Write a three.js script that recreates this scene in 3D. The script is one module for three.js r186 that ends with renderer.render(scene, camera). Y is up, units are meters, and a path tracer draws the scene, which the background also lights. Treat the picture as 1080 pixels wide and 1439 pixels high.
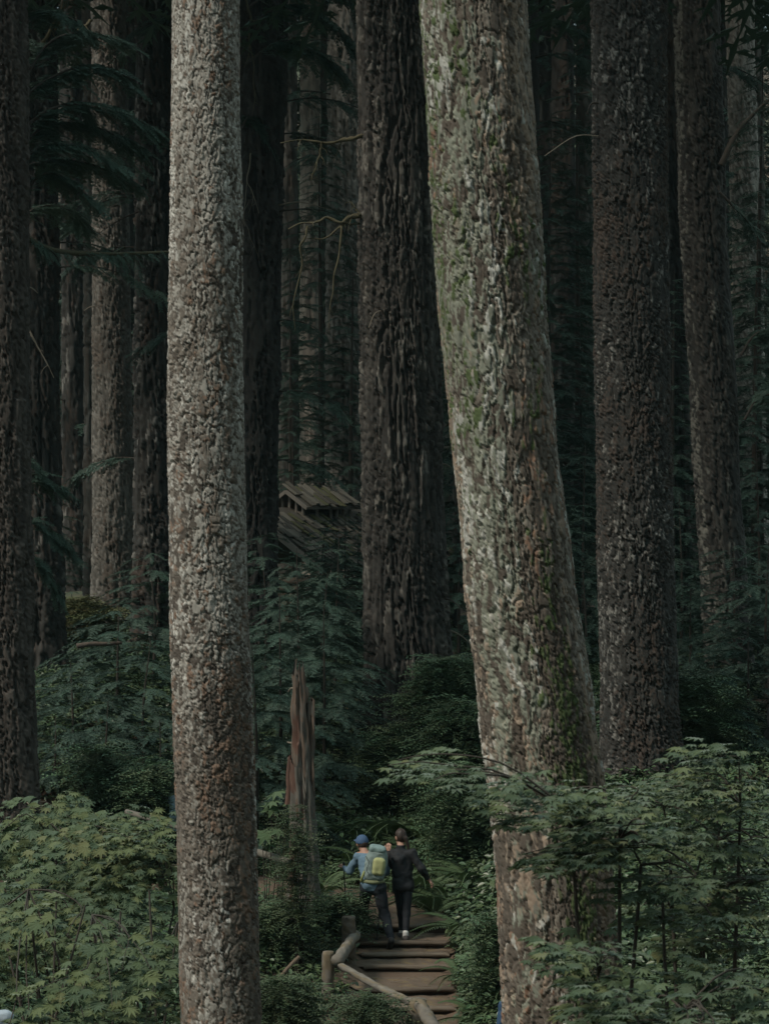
import * as THREE from 'three';
import { mergeGeometries } from 'three/addons/utils/BufferGeometryUtils.js';

// ------------------------------------------------------------------ camera, sky, light
const scene = new THREE.Scene();
const CAMY = 7, F = 719.5 / Math.tan(12 * Math.PI / 180);      // eye height and focal length in photo pixels
const camera = new THREE.PerspectiveCamera(24, 768 / 1024, 0.5, 600);
camera.position.set(0, CAMY, 0);
camera.lookAt(0, CAMY, -10);
camera.focus = 36;
camera.userData.fStop = 9;
scene.add(camera);

const renderer = new THREE.WebGLRenderer({ antialias: true });
renderer.toneMapping = THREE.LinearToneMapping;
renderer.toneMappingExposure = 1.75;
renderer.shadowMap.enabled = true;

{ // even overcast sky
  const w = 64, h = 32, a = new Float32Array(w * h * 4);
  for (let j = 0; j < h; j++) for (let i = 0; i < w; i++) {
    const el = ((j + 0.5) / h - 0.5) * Math.PI, s = Math.max(0, Math.sin(el));
    const L = 0.50 * (1 + 2 * s) / 3, k = (j * w + i) * 4;
    a[k] = L * 0.74; a[k + 1] = L * 0.96; a[k + 2] = L * 1.02; a[k + 3] = 1;
  }
  const t = new THREE.DataTexture(a, w, h, THREE.RGBAFormat, THREE.FloatType);
  t.mapping = THREE.EquirectangularReflectionMapping;
  t.magFilter = t.minFilter = THREE.LinearFilter; t.needsUpdate = true;
  scene.background = t; scene.environment = t;
}
const sun = new THREE.DirectionalLight(0xfff4e6, 1.5);
sun.position.set(-40, 58, -4);
sun.target.position.set(0, 2, -30);
sun.castShadow = true;
sun.shadow.radius = 24;
sun.shadow.mapSize.set(2048, 2048);
Object.assign(sun.shadow.camera, { left: -45, right: 45, top: 45, bottom: -45, near: 1, far: 160 });
scene.add(sun, sun.target);

// ------------------------------------------------------------------ helpers
function rng(seed) { let a = seed >>> 0; return () => { a = (a + 0x6D2B79F5) >>> 0; let t = Math.imul(a ^ (a >>> 15), 1 | a); t = (t + Math.imul(t ^ (t >>> 7), 61 | t)) ^ t; return ((t ^ (t >>> 14)) >>> 0) / 4294967296; }; }
const V = (x, y, z) => new THREE.Vector3(x, y, z);
const P = (px, py, d) => V((px - 540) / F * d, CAMY + (719.5 - py) / F * d, -d);
const lerp = (a, b, t) => a + (b - a) * t, clamp = (x, a = 0, b = 1) => Math.min(b, Math.max(a, x));
const sst = (a, b, x) => { const t = clamp((x - a) / (b - a)); return t * t * (3 - 2 * t); };
function hash(i, j, k) { let h = Math.imul(i | 0, 374761393) ^ Math.imul(j | 0, 668265263) ^ Math.imul(k | 0, 1274126177); h = Math.imul(h ^ (h >>> 13), 1103515245); h = Math.imul(h ^ (h >>> 16), 2246822519); return ((h ^ (h >>> 15)) >>> 0) / 4294967296; }
function noise(x, y, s = 0, wrap = 0) {
  const xi = Math.floor(x), yi = Math.floor(y); let u = x - xi, v = y - yi; u = u * u * (3 - 2 * u); v = v * v * (3 - 2 * v);
  const m = wrap ? (a => ((a % wrap) + wrap) % wrap) : (a => a), x0 = m(xi), x1 = m(xi + 1);
  return lerp(lerp(hash(x0, yi, s), hash(x1, yi, s), u), lerp(hash(x0, yi + 1, s), hash(x1, yi + 1, s), u), v);
}
function noise3(x, y, z, s = 0) { const zi = Math.floor(z); let w = z - zi; w = w * w * (3 - 2 * w); return lerp(noise(x, y, s + zi * 57), noise(x, y, s + (zi + 1) * 57), w); }
const fbm = (x, y, s = 0) => noise(x, y, s) * .5 + noise(x * 2.03, y * 2.03, s + 11) * .27 + noise(x * 4.1, y * 4.1, s + 23) * .15 + noise(x * 8.3, y * 8.3, s + 31) * .08;
const names = new Map();
function numbered(n) { const k = names.get(n) || 0; names.set(n, k + 1); return k ? `${n}_${String(k).padStart(3, '0')}` : n; }
function tag(o, label, category, group) { o.userData.label = label; o.userData.category = category; if (group) o.userData.group = group; return o; }
function shadows(o) { o.castShadow = o.receiveShadow = true; return o; }
function group(name, pos, label, category, grp) { const g = new THREE.Group(); g.name = numbered(name); g.position.copy(pos); scene.add(g); return tag(g, label, category, grp); }
// a part of a thing: geometry in world coordinates is moved into the frame of its parent (parents are only translated)
function part(name, geo, mat, parent, local = false) {
  if (!local) { let o = parent; while (o) { geo.translate(-o.position.x, -o.position.y, -o.position.z); o = o.parent && o.parent !== scene ? o.parent : null; } }
  const m = shadows(new THREE.Mesh(geo, mat)); m.name = name; parent.add(m); return m;
}
function structure(name, geo, mat) { const m = shadows(new THREE.Mesh(geo, mat)); m.name = name; m.userData.kind = 'structure'; scene.add(m); return m; }
// many small pieces that nobody could pick apart: one part (or one object) of instanced geometry
function scatter(name, geo, mat, mats, parent, cols) {
  const im = new THREE.InstancedMesh(geo, mat, mats.length); shadows(im); im.name = name; im.userData.kind = 'stuff';
  const off = new THREE.Matrix4(), m = new THREE.Matrix4(); if (parent) off.makeTranslation(-parent.position.x, -parent.position.y, -parent.position.z);
  mats.forEach((q, i) => { im.setMatrixAt(i, m.multiplyMatrices(off, q)); if (cols) im.setColorAt(i, cols[i]); });
  (parent || scene).add(im); return im;
}
const _x = V(), _y = V(), _z = V();
function frame(pos, dir, up, s, sy = s, sz = s) { // X along dir, Y as near up as can be
  _x.copy(dir).normalize(); _z.crossVectors(_x, up); if (_z.lengthSq() < 1e-8) _z.set(0, 0, 1); _z.normalize(); _y.crossVectors(_z, _x);
  const m = new THREE.Matrix4().makeBasis(_x.clone().multiplyScalar(s), _y.clone().multiplyScalar(sy), _z.clone().multiplyScalar(sz));
  return m.setPosition(pos);
}
function geoOf(pos, idx, col, uv) {
  const g = new THREE.BufferGeometry(); g.setAttribute('position', new THREE.Float32BufferAttribute(pos, 3));
  if (col) g.setAttribute('color', new THREE.Float32BufferAttribute(col, 3)); if (uv) g.setAttribute('uv', new THREE.Float32BufferAttribute(uv, 2));
  g.setIndex(idx); g.computeVertexNormals(); return g;
}
// tapered tube along points, with lumpy skin
function tube(pts, r0, r1, seg = 8, steps = 0, lump = 0, seed = 1) {
  const c = pts.length > 1 ? new THREE.CatmullRomCurve3(pts) : null, n = steps || Math.max(4, pts.length * 4), pos = [], idx = [];
  let nrm = V(0.3, 0.2, 1);
  for (let i = 0; i <= n; i++) {
    const t = i / n, p = c.getPoint(t), T = c.getTangent(t); nrm.addScaledVector(T, -nrm.dot(T)).normalize(); const b = V().crossVectors(T, nrm);
    for (let j = 0; j < seg; j++) {
      const a = j / seg * 6.28318, r = lerp(r0, r1, t) * (1 + lump * (noise(j * 0.9, i * 0.7, seed, 0) - .5) * 2);
      pos.push(p.x + (nrm.x * Math.cos(a) + b.x * Math.sin(a)) * r, p.y + (nrm.y * Math.cos(a) + b.y * Math.sin(a)) * r, p.z + (nrm.z * Math.cos(a) + b.z * Math.sin(a)) * r);
    }
  }
  for (let i = 0; i < n; i++) for (let j = 0; j < seg; j++) { const a = i * seg + j, b = i * seg + (j + 1) % seg; idx.push(a, b, a + seg, b, b + seg, a + seg); }
  for (const [k, q] of [[0, 0], [n, 1]]) { const p = c.getPoint(q), at = pos.length / 3; pos.push(p.x, p.y, p.z); for (let j = 0; j < seg; j++) { const a = k * seg + j, b = k * seg + (j + 1) % seg; q ? idx.push(a, b, at) : idx.push(b, a, at); } }
  return geoOf(pos, idx);
}
function grain(geo, c, seed, along = 26) { // streaks and knots of weathered wood, running along a tube made with 12 sides
  const n = geo.attributes.position.count, col = []; for (let i = 0; i < n; i++) { const j = i % 12, k = Math.floor(i / 12), q = .55 + .5 * noise(j * 1.7, k * .18, seed) + .55 * noise(j * 3.1, k * .9, seed + 1), w = noise(j * .8, k * .3, seed + 4) > .62 ? .7 : 1; col.push(c[0] * q, c[1] * q * (w < 1 ? .9 : 1), c[2] * q * w); }
  geo.setAttribute('color', new THREE.Float32BufferAttribute(col, 3)); return geo;
}
function rgb(r, g, b) { return new THREE.Color().setRGB(r, g, b); }
function std(r, g, b, rough = 0.9, extra = {}) { return new THREE.MeshStandardMaterial({ color: rgb(r, g, b), roughness: rough, side: THREE.DoubleSide, ...extra }); }
function leafMat(r, g, b, rough = 0.6, tr = 0.3) { return new THREE.MeshPhysicalMaterial({ color: rgb(r, g, b), roughness: rough, transmission: tr, thickness: 0, side: THREE.DoubleSide, specularIntensity: 0.6 }); }

const M = {
  bark: new THREE.MeshStandardMaterial({ vertexColors: true, roughness: 0.95 }),
  ground: new THREE.MeshStandardMaterial({ vertexColors: true, roughness: 1, side: THREE.DoubleSide }),
  needle: std(0.040, 0.080, 0.055, 0.65),
  salal: std(0.062, 0.104, 0.052, 0.42),
  huckle: std(0.076, 0.125, 0.072, 0.5),
  fern: leafMat(0.075, 0.120, 0.048, 0.7, 0.25),
  maple: [leafMat(0.092, 0.135, 0.058, 0.75, 0.35), leafMat(0.070, 0.112, 0.055, 0.75, 0.35), leafMat(0.130, 0.165, 0.064, 0.75, 0.35), leafMat(0.080, 0.118, 0.062, 0.7, 0.3), leafMat(0.150, 0.165, 0.066, 0.8, 0.35)],
  club: leafMat(0.080, 0.130, 0.055, 0.8, 0.3),
  twig: std(0.042, 0.034, 0.026, 0.95),
  stem: std(0.050, 0.042, 0.032, 0.95),
  mossTwig: std(0.085, 0.074, 0.042, 1),
  deadTwig: std(0.19, 0.16, 0.12, 0.95),
};

// ------------------------------------------------------------------ terrain
const GD = [[-30, -1.5], [0, -1.75], [5, -2.6], [10, -4.2], [16, -5.6], [22, -6.6], [28, -7.15], [33, -7.05], [36, -6.5], [40, -6.0], [45, -4.95], [50, -4.05], [60, -3.3], [80, -2.6], [110, -0.5], [160, 12], [220, 40], [300, 60]];
function gd(d) { for (let i = 1; i < GD.length; i++) if (d <= GD[i][0]) { const [a, b] = GD[i - 1], [c, e] = GD[i]; return lerp(b, e, (d - a) / (c - a)); } return 60; }
const STEPS = [[36.7, -6.30], [36.0, -6.43], [35.68, -6.53], [35.2, -6.63], [34.2, -6.76], [33.5, -6.88], [32.7, -7.0], [31.9, -7.12]];
const TRAIL = [[0.9, 26, -7.25], [0.6, 29, -7.2], [0.29, 31.5, -7.15], [0.29, 36.4, -6.36], [0.05, 37.3, -6.24], [-0.6, 38.3, -6.1], [-2, 38.7, -5.97], [-4, 38.7, -5.9], [-7, 38.2, -5.9], [-12, 37.5, -5.9]];
function trail(x, d) { // distance to the trail's middle and its height there
  let best = 1e9, h = 0;
  for (let i = 1; i < TRAIL.length; i++) {
    const [ax, ad, ah] = TRAIL[i - 1], [bx, bd, bh] = TRAIL[i], ux = bx - ax, ud = bd - ad, t = clamp(((x - ax) * ux + (d - ad) * ud) / (ux * ux + ud * ud));
    const q = Math.hypot(x - ax - ux * t, d - ad - ud * t); if (q < best) { best = q; h = lerp(ah, bh, t); }
  }
  return [best, h];
}
function H(x, d) {
  let y = gd(d);
  const w = sst(26, 34, d) * (1 - sst(44, 54, d));
  y += w * 1.45 * sst(0.95, 3.6, x) + w * 1.2 * sst(2.0, 6.0, -x) - 0;
  y += (fbm(x * 0.35 + 7, d * 0.35, 3) - .5) * 0.9 * sst(0.6, 4, Math.abs(x - .3) + Math.max(0, d - 45)) + (fbm(x * 1.6, d * 1.6, 5) - .5) * 0.22;
  const [q, h] = trail(x, d);
  if (q < 1.9) { const onStairs = d > 31.4 && d < 36.8 && x > -0.9; y = lerp(h - (onStairs ? 0.16 * (1 - sst(0.62, 0.8, q)) : 0.02), y, sst(0.66, 1.9, q)); }
  return y + CAMY;
}
{
  const span = (list) => { const o = []; for (const [a, b, s] of list) for (let v = a; v < b - 1e-6; v += s) o.push(v); return o; };
  const xs = span([[-160, -60, 10], [-60, -20, 3], [-20, -7, 0.6], [-7, 7, 0.14], [7, 20, 0.6], [20, 60, 3], [60, 161, 10]]);
  const ds = span([[-30, 10, 4], [10, 26, 1], [26, 45, 0.16], [45, 70, 0.6], [70, 120, 3], [120, 301, 12]]);
  const pos = [], col = [], idx = [], nx = xs.length;
  for (const d of ds) for (const x of xs) {
    const y = H(x, d); pos.push(x, y, -d);
    const q = trail(x, d)[0], e = q + (fbm(x * 2.2, d * 2.2, 9) - .5) * 0.7, g = fbm(x * 5, d * 5, 12), m = sst(0.46, 0.6, fbm(x * 0.8, d * 0.8, 21));
    let c = e < 0.75 ? [0.115, 0.078, 0.052] : m > hash(x * 100 | 0, d * 100 | 0, 3) ? [0.045, 0.058, 0.028] : [0.075, 0.052, 0.035];
    const k = 0.7 + 0.6 * g; col.push(c[0] * k, c[1] * k, c[2] * k);
  }
  for (let j = 0; j < ds.length - 1; j++) for (let i = 0; i < nx - 1; i++) { const a = j * nx + i; idx.push(a, a + 1, a + nx, a + 1, a + nx + 1, a + nx); }
  structure('ground', geoOf(pos, idx, col), M.ground);
}
{ // dirt treads between the step timbers
  const pos = [], col = [], idx = []; const nx = 26;
  STEPS.forEach(([d0, h0], i) => {
    const d1 = i ? STEPS[i - 1][0] + 0.02 : 38.0, rise = i ? 0.03 : 0.12, nd = Math.max(4, Math.round((d1 - d0) / 0.06)), at = pos.length / 3;
    for (let j = 0; j <= nd; j++) for (let k = 0; k <= nx; k++) {
      const t = j / nd, d = lerp(d0 - 0.01, d1, t), x = lerp(-0.62, 1.22, k / nx), edge = Math.abs(x - 0.3) - 0.72;
      const y = CAMY + h0 - 0.012 + rise * t + (fbm(x * 6 + i * 9, d * 6, 40) - .5) * 0.05 + Math.max(0, edge) * 0.5;
      pos.push(x, y, -d); const k2 = 0.65 + 0.75 * fbm(x * 9, d * 9, 44), fleck = noise(x * 26, d * 26, 8) > 0.78 ? 1.35 : 1; col.push(0.118 * k2 * fleck, 0.086 * k2 * fleck, 0.060 * k2);  // dirt tone varies at random, with scattered paler flecks
    }
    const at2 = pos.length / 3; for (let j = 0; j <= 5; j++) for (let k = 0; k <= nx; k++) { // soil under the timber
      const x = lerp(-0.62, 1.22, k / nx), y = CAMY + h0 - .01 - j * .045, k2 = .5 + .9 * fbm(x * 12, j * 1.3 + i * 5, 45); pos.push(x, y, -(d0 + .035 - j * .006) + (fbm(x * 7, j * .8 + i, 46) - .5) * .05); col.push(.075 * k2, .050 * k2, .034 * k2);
    }
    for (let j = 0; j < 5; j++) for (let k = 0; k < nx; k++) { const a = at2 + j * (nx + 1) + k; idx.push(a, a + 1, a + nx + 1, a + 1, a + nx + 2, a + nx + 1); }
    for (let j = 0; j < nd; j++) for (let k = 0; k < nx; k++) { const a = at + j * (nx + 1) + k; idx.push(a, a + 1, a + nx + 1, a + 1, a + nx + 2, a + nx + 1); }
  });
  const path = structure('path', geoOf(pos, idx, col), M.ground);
  const wood = [std(0.135, 0.105, 0.076, 0.9), std(0.108, 0.083, 0.06, 0.9), std(0.15, 0.12, 0.088, 0.9)];
  const xr = [[-0.4, 0.62], [-0.43, 1.0], [-0.34, 0.96], [-0.3, 1.03], [-0.34, 1.02], [-0.36, 1.0], [-0.3, 1.0], [-0.3, 1.0]];
  STEPS.forEach(([d, h], i) => { // squared timbers with worn, rounded edges
    const [a, b] = xr[i], n = 22, sec = [[-.05, -.05], [-.06, -.02], [-.05, .004], [-.03, .012], [.03, .012], [.055, 0], [.055, -.05]], p = [], ix = [];
    for (let k = 0; k <= n; k++) for (let s = 0; s < sec.length; s++) {
      const x = lerp(a, b, k / n), wob = (fbm(x * 5, i * 7 + s, 60) - .5) * 0.028, sag = (noise(x * 1.3, i, 61) - .5) * 0.03;
      p.push(x, CAMY + h + sec[s][1] + wob + sag + (k === 0 || k === n ? -0.01 : 0), -(d - sec[s][0] * -1) + wob);
    }
    const m = sec.length; for (let k = 0; k < n; k++) for (let s = 0; s < m; s++) { const q = k * m + s, r = k * m + (s + 1) % m; ix.push(q, q + m, r, r, q + m, r + m); }
    for (let s = 1; s < m - 1; s++) { ix.push(0, s, s + 1); ix.push(n * m, n * m + s + 1, n * m + s); }
    part(i ? `step_timber_${String(i).padStart(3, '0')}` : 'step_timber', geoOf(p, ix), wood[i % 3], path, true);
  });
}

// ------------------------------------------------------------------ leaf and spray geometries
function strip(list) { // list of [points], each a fan of triangles around its first point
  const pos = [], idx = []; for (const pts of list) { const at = pos.length / 3; for (const p of pts) pos.push(p[0], p[1], p[2]); for (let i = 1; i < pts.length - 1; i++) idx.push(at, at + i, at + i + 1); }
  return geoOf(pos, idx);
}
function makeSpray(seed, nTwig, nSmall) { // flat drooping conifer spray, one unit long
  const r = rng(seed), L = [], droop = (x, z) => -0.13 * x * x - 0.22 * z * z;
  const blade = (ax, az, bx, bz, w, dy = 0) => { const dx = bx - ax, dz = bz - az, l = Math.hypot(dx, dz), nx = -dz / l * w, nz = dx / l * w, mx = lerp(ax, bx, .45), mz = lerp(az, bz, .45); L.push([[ax, droop(ax, az), az], [mx + nx, droop(mx + nx, mz + nz) + dy, mz + nz], [bx, droop(bx, bz) + dy - 0.01, bz], [mx - nx, droop(mx - nx, mz - nz) + dy, mz - nz]]); };
  for (let i = 0; i < 4; i++) blade(i / 4, 0, (i + 1) / 4 + .03, 0, 0.012);
  for (const s of [-1, 1]) for (let i = 0; i < nTwig; i++) {
    const t = 0.06 + 0.92 * (i + r() * .7) / nTwig, len = (0.24 * Math.pow(1 - t, 0.7) + 0.05) * (0.5 + r() * 0.8), a = 0.85 + (r() - .5) * 0.4;
    const cx = Math.cos(a), cz = Math.sin(a) * s, dy = (r() - .5) * 0.05; blade(t, 0, t + cx * len, cz * len, nSmall ? 0.012 : 0.026, dy);
    for (let j = 0; j < nSmall; j++) for (const q of [-1, 1]) {
      const u = 0.15 + 0.8 * (j + r() * .5) / nSmall, l2 = len * 0.30 * (1.1 - u) + 0.016, a2 = a + q * (0.7 + r() * .25), bx = t + cx * len * u, bz = cz * len * u;
      blade(bx, bz, bx + Math.cos(a2) * l2, bz + Math.sin(a2) * l2 * s, 0.0062, dy + (r() - .5) * 0.02);
    }
  }
  return strip(L);
}
const sprayNear = [makeSpray(3, 11, 5), makeSpray(4, 10, 5), makeSpray(8, 12, 4)], sprayFar = makeSpray(5, 9, 2);
function mapleLeaf(seed, lobes) { // palmate leaf, unit long, lying in XZ with its stalk at the origin
  const r = rng(seed), pts = [[0.12, 0, 0]], n = lobes;
  for (let i = 0; i < n; i++) {
    const a = (i / (n - 1) - .5) * 4.3, f = 1 - Math.abs(i / (n - 1) - .5) * 0.95, R = (0.36 + 0.36 * f) * (0.94 + r() * .12), c = [0.34, 0];
    const half = 4.3 / (n - 1) / 2, put = (ang, rad, y) => pts.push([c[0] + Math.cos(ang) * rad, y, c[1] + Math.sin(ang) * rad]);
    if (i === 0) put(a - half * .8, R * 0.42, -0.05);
    put(a - half * .30, R * 0.78, -0.03 - R * R * .06); put(a, R, -0.05 - R * R * .14 + (r() - .5) * .06); put(a + half * .30, R * 0.78, -0.03 - R * R * .06); put(a + half, R * 0.52, 0.03);
  }
  return strip([pts]);
}
const mapleLeaves = [mapleLeaf(1, 7), mapleLeaf(2, 7), mapleLeaf(5, 9)];
const clubLeaf = mapleLeaf(9, 7);
function ovate(ox, oy, oz, dir, up, len, wid) {
  const d = dir.clone().normalize(), s = V().crossVectors(d, up).normalize(), u = V().crossVectors(s, d), o = V(ox, oy, oz);
  const at = (t, w, h) => { const p = o.clone().addScaledVector(d, t * len).addScaledVector(s, w * wid).addScaledVector(u, h * len); return [p.x, p.y, p.z]; };
  return [[at(0, 0, 0), at(.25, .42, .05), at(.55, .5, .03), at(.82, .28, -.03), at(1, 0, -.12), at(.6, 0, -.02)], [at(0, 0, 0), at(.6, 0, -.02), at(1, 0, -.12), at(.82, -.28, -.03), at(.55, -.5, .03), at(.25, -.42, .05)]];
}
function leafClump(seed, n, len, spread, hgt) { // a few leafy shoots of broad evergreen leaves
  const r = rng(seed), L = [];
  for (let i = 0; i < n; i++) {
    const a = r() * 6.283, rr = Math.sqrt(r()) * spread, h = hgt * (0.25 + 0.75 * r()) * (1 - rr / spread * .5), out = V(Math.cos(a), 0, Math.sin(a));
    const dir = out.clone().multiplyScalar(0.8).add(V((r() - .5) * .9, 0.35 - r() * 0.8, (r() - .5) * .9)), up = V((r() - .5) * .7, 1, (r() - .5) * .7);
    const l = len * (0.6 + r() * .7); L.push(...ovate(out.x * rr, h, out.z * rr, dir, up, l, l * 0.52));
  }
  return strip(L);
}
const salalClumps = [leafClump(1, 22, 0.085, 0.20, 0.26), leafClump(2, 20, 0.075, 0.20, 0.22), leafClump(3, 24, 0.065, 0.22, 0.30)];
const huckleTwigs = [0, 1, 2].map(s => { // thin arching twig with two rows of small leaves
  const r = rng(70 + s), L = [];
  for (let b = 0; b < 3; b++) { const a0 = (b - 1) * .6; for (let i = 0; i < 11; i++) for (const q of [-1, 1]) { const t = 0.05 + i / 11 * .95, x = t * 0.55 * Math.cos(a0), z = t * 0.55 * Math.sin(a0), y = 0.16 * t - 0.22 * t * t; const a = a0 + q * (0.9 + r() * .4); L.push(...ovate(x, y + (r() - .5) * .03, z, V(Math.cos(a), (r() - .6) * .5, Math.sin(a)), V((r() - .5) * .5, 1, (r() - .5) * .5), 0.045 + r() * .02, 0.026)); } }
  return strip(L);
});
function fernFrond(seed) { // arching frond one unit long along X
  const r = rng(seed), L = [], y = t => 0.62 * t - 0.62 * t * t - 0.12 * t * t * t;
  for (let i = 0; i < 6; i++) { const a = i / 6, b = (i + 1) / 6; L.push([[a, y(a), -.006], [b, y(b), -.004], [b, y(b), .004], [a, y(a), .006]]); }
  for (let i = 0; i < 30; i++) for (const s of [-1, 1]) {
    const t = 0.08 + 0.91 * i / 30, len = 0.17 * Math.sin(Math.min(1, t * 2.4 + .25) * 1.57) * Math.pow(1 - t, .55) + 0.012, f = 0.3 + (r() - .5) * .2;
    const ax = t, bx = t + len * f, bz = s * len, yy = y(t), w = 0.013; L.push([[ax - w, yy, s * .004], [lerp(ax, bx, .4) + w, yy + .004, bz * .4], [bx, yy - len * .25, bz], [lerp(ax, bx, .4) - w, yy - .004, bz * .4]]);
  }
  return strip(L);
}
const fronds = [fernFrond(1), fernFrond(2), fernFrond(3)];

// ------------------------------------------------------------------ trunks with real bark relief
const vo = { e: 0, id: 0, dy: 0, f1: 0 };
function vor(x, y, nx, seed) {
  const xi = Math.floor(x), yi = Math.floor(y), fx = x - xi, fy = y - yi; let a = 9, b = 9, id = 0, dyb = 0;
  for (let j = -1; j <= 1; j++) for (let i = -1; i <= 1; i++) {
    const cx = ((xi + i) % nx + nx) % nx, h = hash(cx, yi + j, seed), h2 = hash(cx, yi + j, seed + 7), dx = i + .1 + h * .8 - fx, dy = j + .1 + h2 * .8 - fy, q = dx * dx + dy * dy;
    if (q < a) { b = a; a = q; id = h * 7.31 % 1; dyb = -dy; } else if (q < b) b = q;
  }
  vo.e = Math.sqrt(b) - Math.sqrt(a); vo.id = id; vo.dy = dyb; vo.f1 = Math.sqrt(a); return vo;
}
// bark kinds: [plate width, plate height, relief, fine width, fine height, fine relief]
const BARK = {
  scaly: { w: .040, h: .080, a: .014, w2: .018, h2: .034, a2: .005, warp: .03 },
  furrow: { w: .080, h: .45, a: .055, w2: .034, h2: .10, a2: .018, warp: .05 },
  deep: { w: .120, h: 1.05, a: .105, w2: .05, h2: .20, a2: .030, warp: .06 },
  blocky: { w: .078, h: .20, a: .050, w2: .036, h2: .08, a2: .018, warp: .04 },
  far: { w: .19, h: 1.5, a: .085, w2: .11, h2: .6, a2: .016, warp: .1 },
};
const bk = [0, 0, 0, 0];
function barkAt(u, v, C, B, T, seed) { // u round the trunk, v up it, in metres -> [relief, r, g, b]
  const nA = Math.max(4, Math.round(C / B.w)), nB = Math.max(6, Math.round(C / B.w2)), un = u / C;
  const wx = (noise(un * nA * .7, v / B.h * 1.3, seed, 0) - .5) * B.warp / B.w * 1.3 + (noise(un * nA * 2.1, v / B.h * 4, seed + 2) - .5) * .5 + (noise(un * nA * 4.7, v / B.h * 7, seed + 9) - .5) * .3, wy = (noise(un * nA * 1.1, v / B.h * .9, seed + 1) - .5) * 1.2;
  vor(un * nA + wx, v / B.h + wy, nA, seed + 3); const e1 = vo.e, id1 = vo.id, tilt = vo.dy; let p1 = sst(0.035, 0.12, e1);
  vor(un * nB + wx * 1.6, v / B.h2 + wy, nB, seed + 4); const e2 = vo.e, id2 = vo.id, p2 = sst(0.02, 0.22, e2);
  const nC = Math.max(4, Math.round(nA * .42)); vor(un * nC + wx * .5, v / (B.h * 5.5) + wy * .3, nC, seed + 12); const p0 = sst(.015, .085, vo.e); // long furrows that part the plates into ridges
  const merge = sst(.50, .66, noise(un * nA * .55, v / B.h * .6, seed + 13)); p1 = Math.max(p1, merge * .85); // some plates stay joined
  const mixS = sst(.42, .62, noise(un * 7, v * .9, seed + 8, 7));
  const big = noise(un * 9, v * 1.1, seed + 5, 9) - .5;
  bk[0] = B.a * (p1 * (.68 + .42 * id1) - .5 - tilt * .26 * p1) + B.a2 * (p2 * (.6 + .8 * id2) - .5) * (.35 + .65 * p1) * (.5 + 1.3 * mixS) + B.a * .95 * (p0 - 1) + big * 0.03 + (noise(u * 90, v * 60, seed + 6) - .5) * B.a2 * .5;
  T(u, v, un, { e1, id1, p1, e2, id2, p2, seed }, bk); return bk;
}
function mixc(o, c, t) { o[1] = lerp(o[1], c[0], t); o[2] = lerp(o[2], c[1], t); o[3] = lerp(o[3], c[2], t); }
function tone(base, coats) { // bark colour: brown wood, with coats (lichen, raw bark, moss) lying in patches on whole plates
  return (u, v, un, s, o) => {
    const k = .68 + .4 * s.id1 + .34 * s.id2; o[1] = base[0] * k; o[2] = base[1] * k; o[3] = base[2] * k;
    for (const c of coats) {
      const n = fbm(un * c.f * 6 + c.s, v * c.f * (c.st || .6) + c.s, c.s) + (s.id1 - .5) * (c.plate ?? .22) + (s.id2 - .5) * (c.fine ?? .20) + (c.where ? c.where(un, v) : 0);
      const t = sst(c.t - .035, c.t + .035, n) * (c.top ? sst(.05, .12, s.e1) : 1) * (c.k ?? 1); if (t > 0) mixc(o, c.c.map(q => q * (.8 + .4 * s.id2)), t);
    }
  };
}
const crownMat = M.needle;
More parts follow.
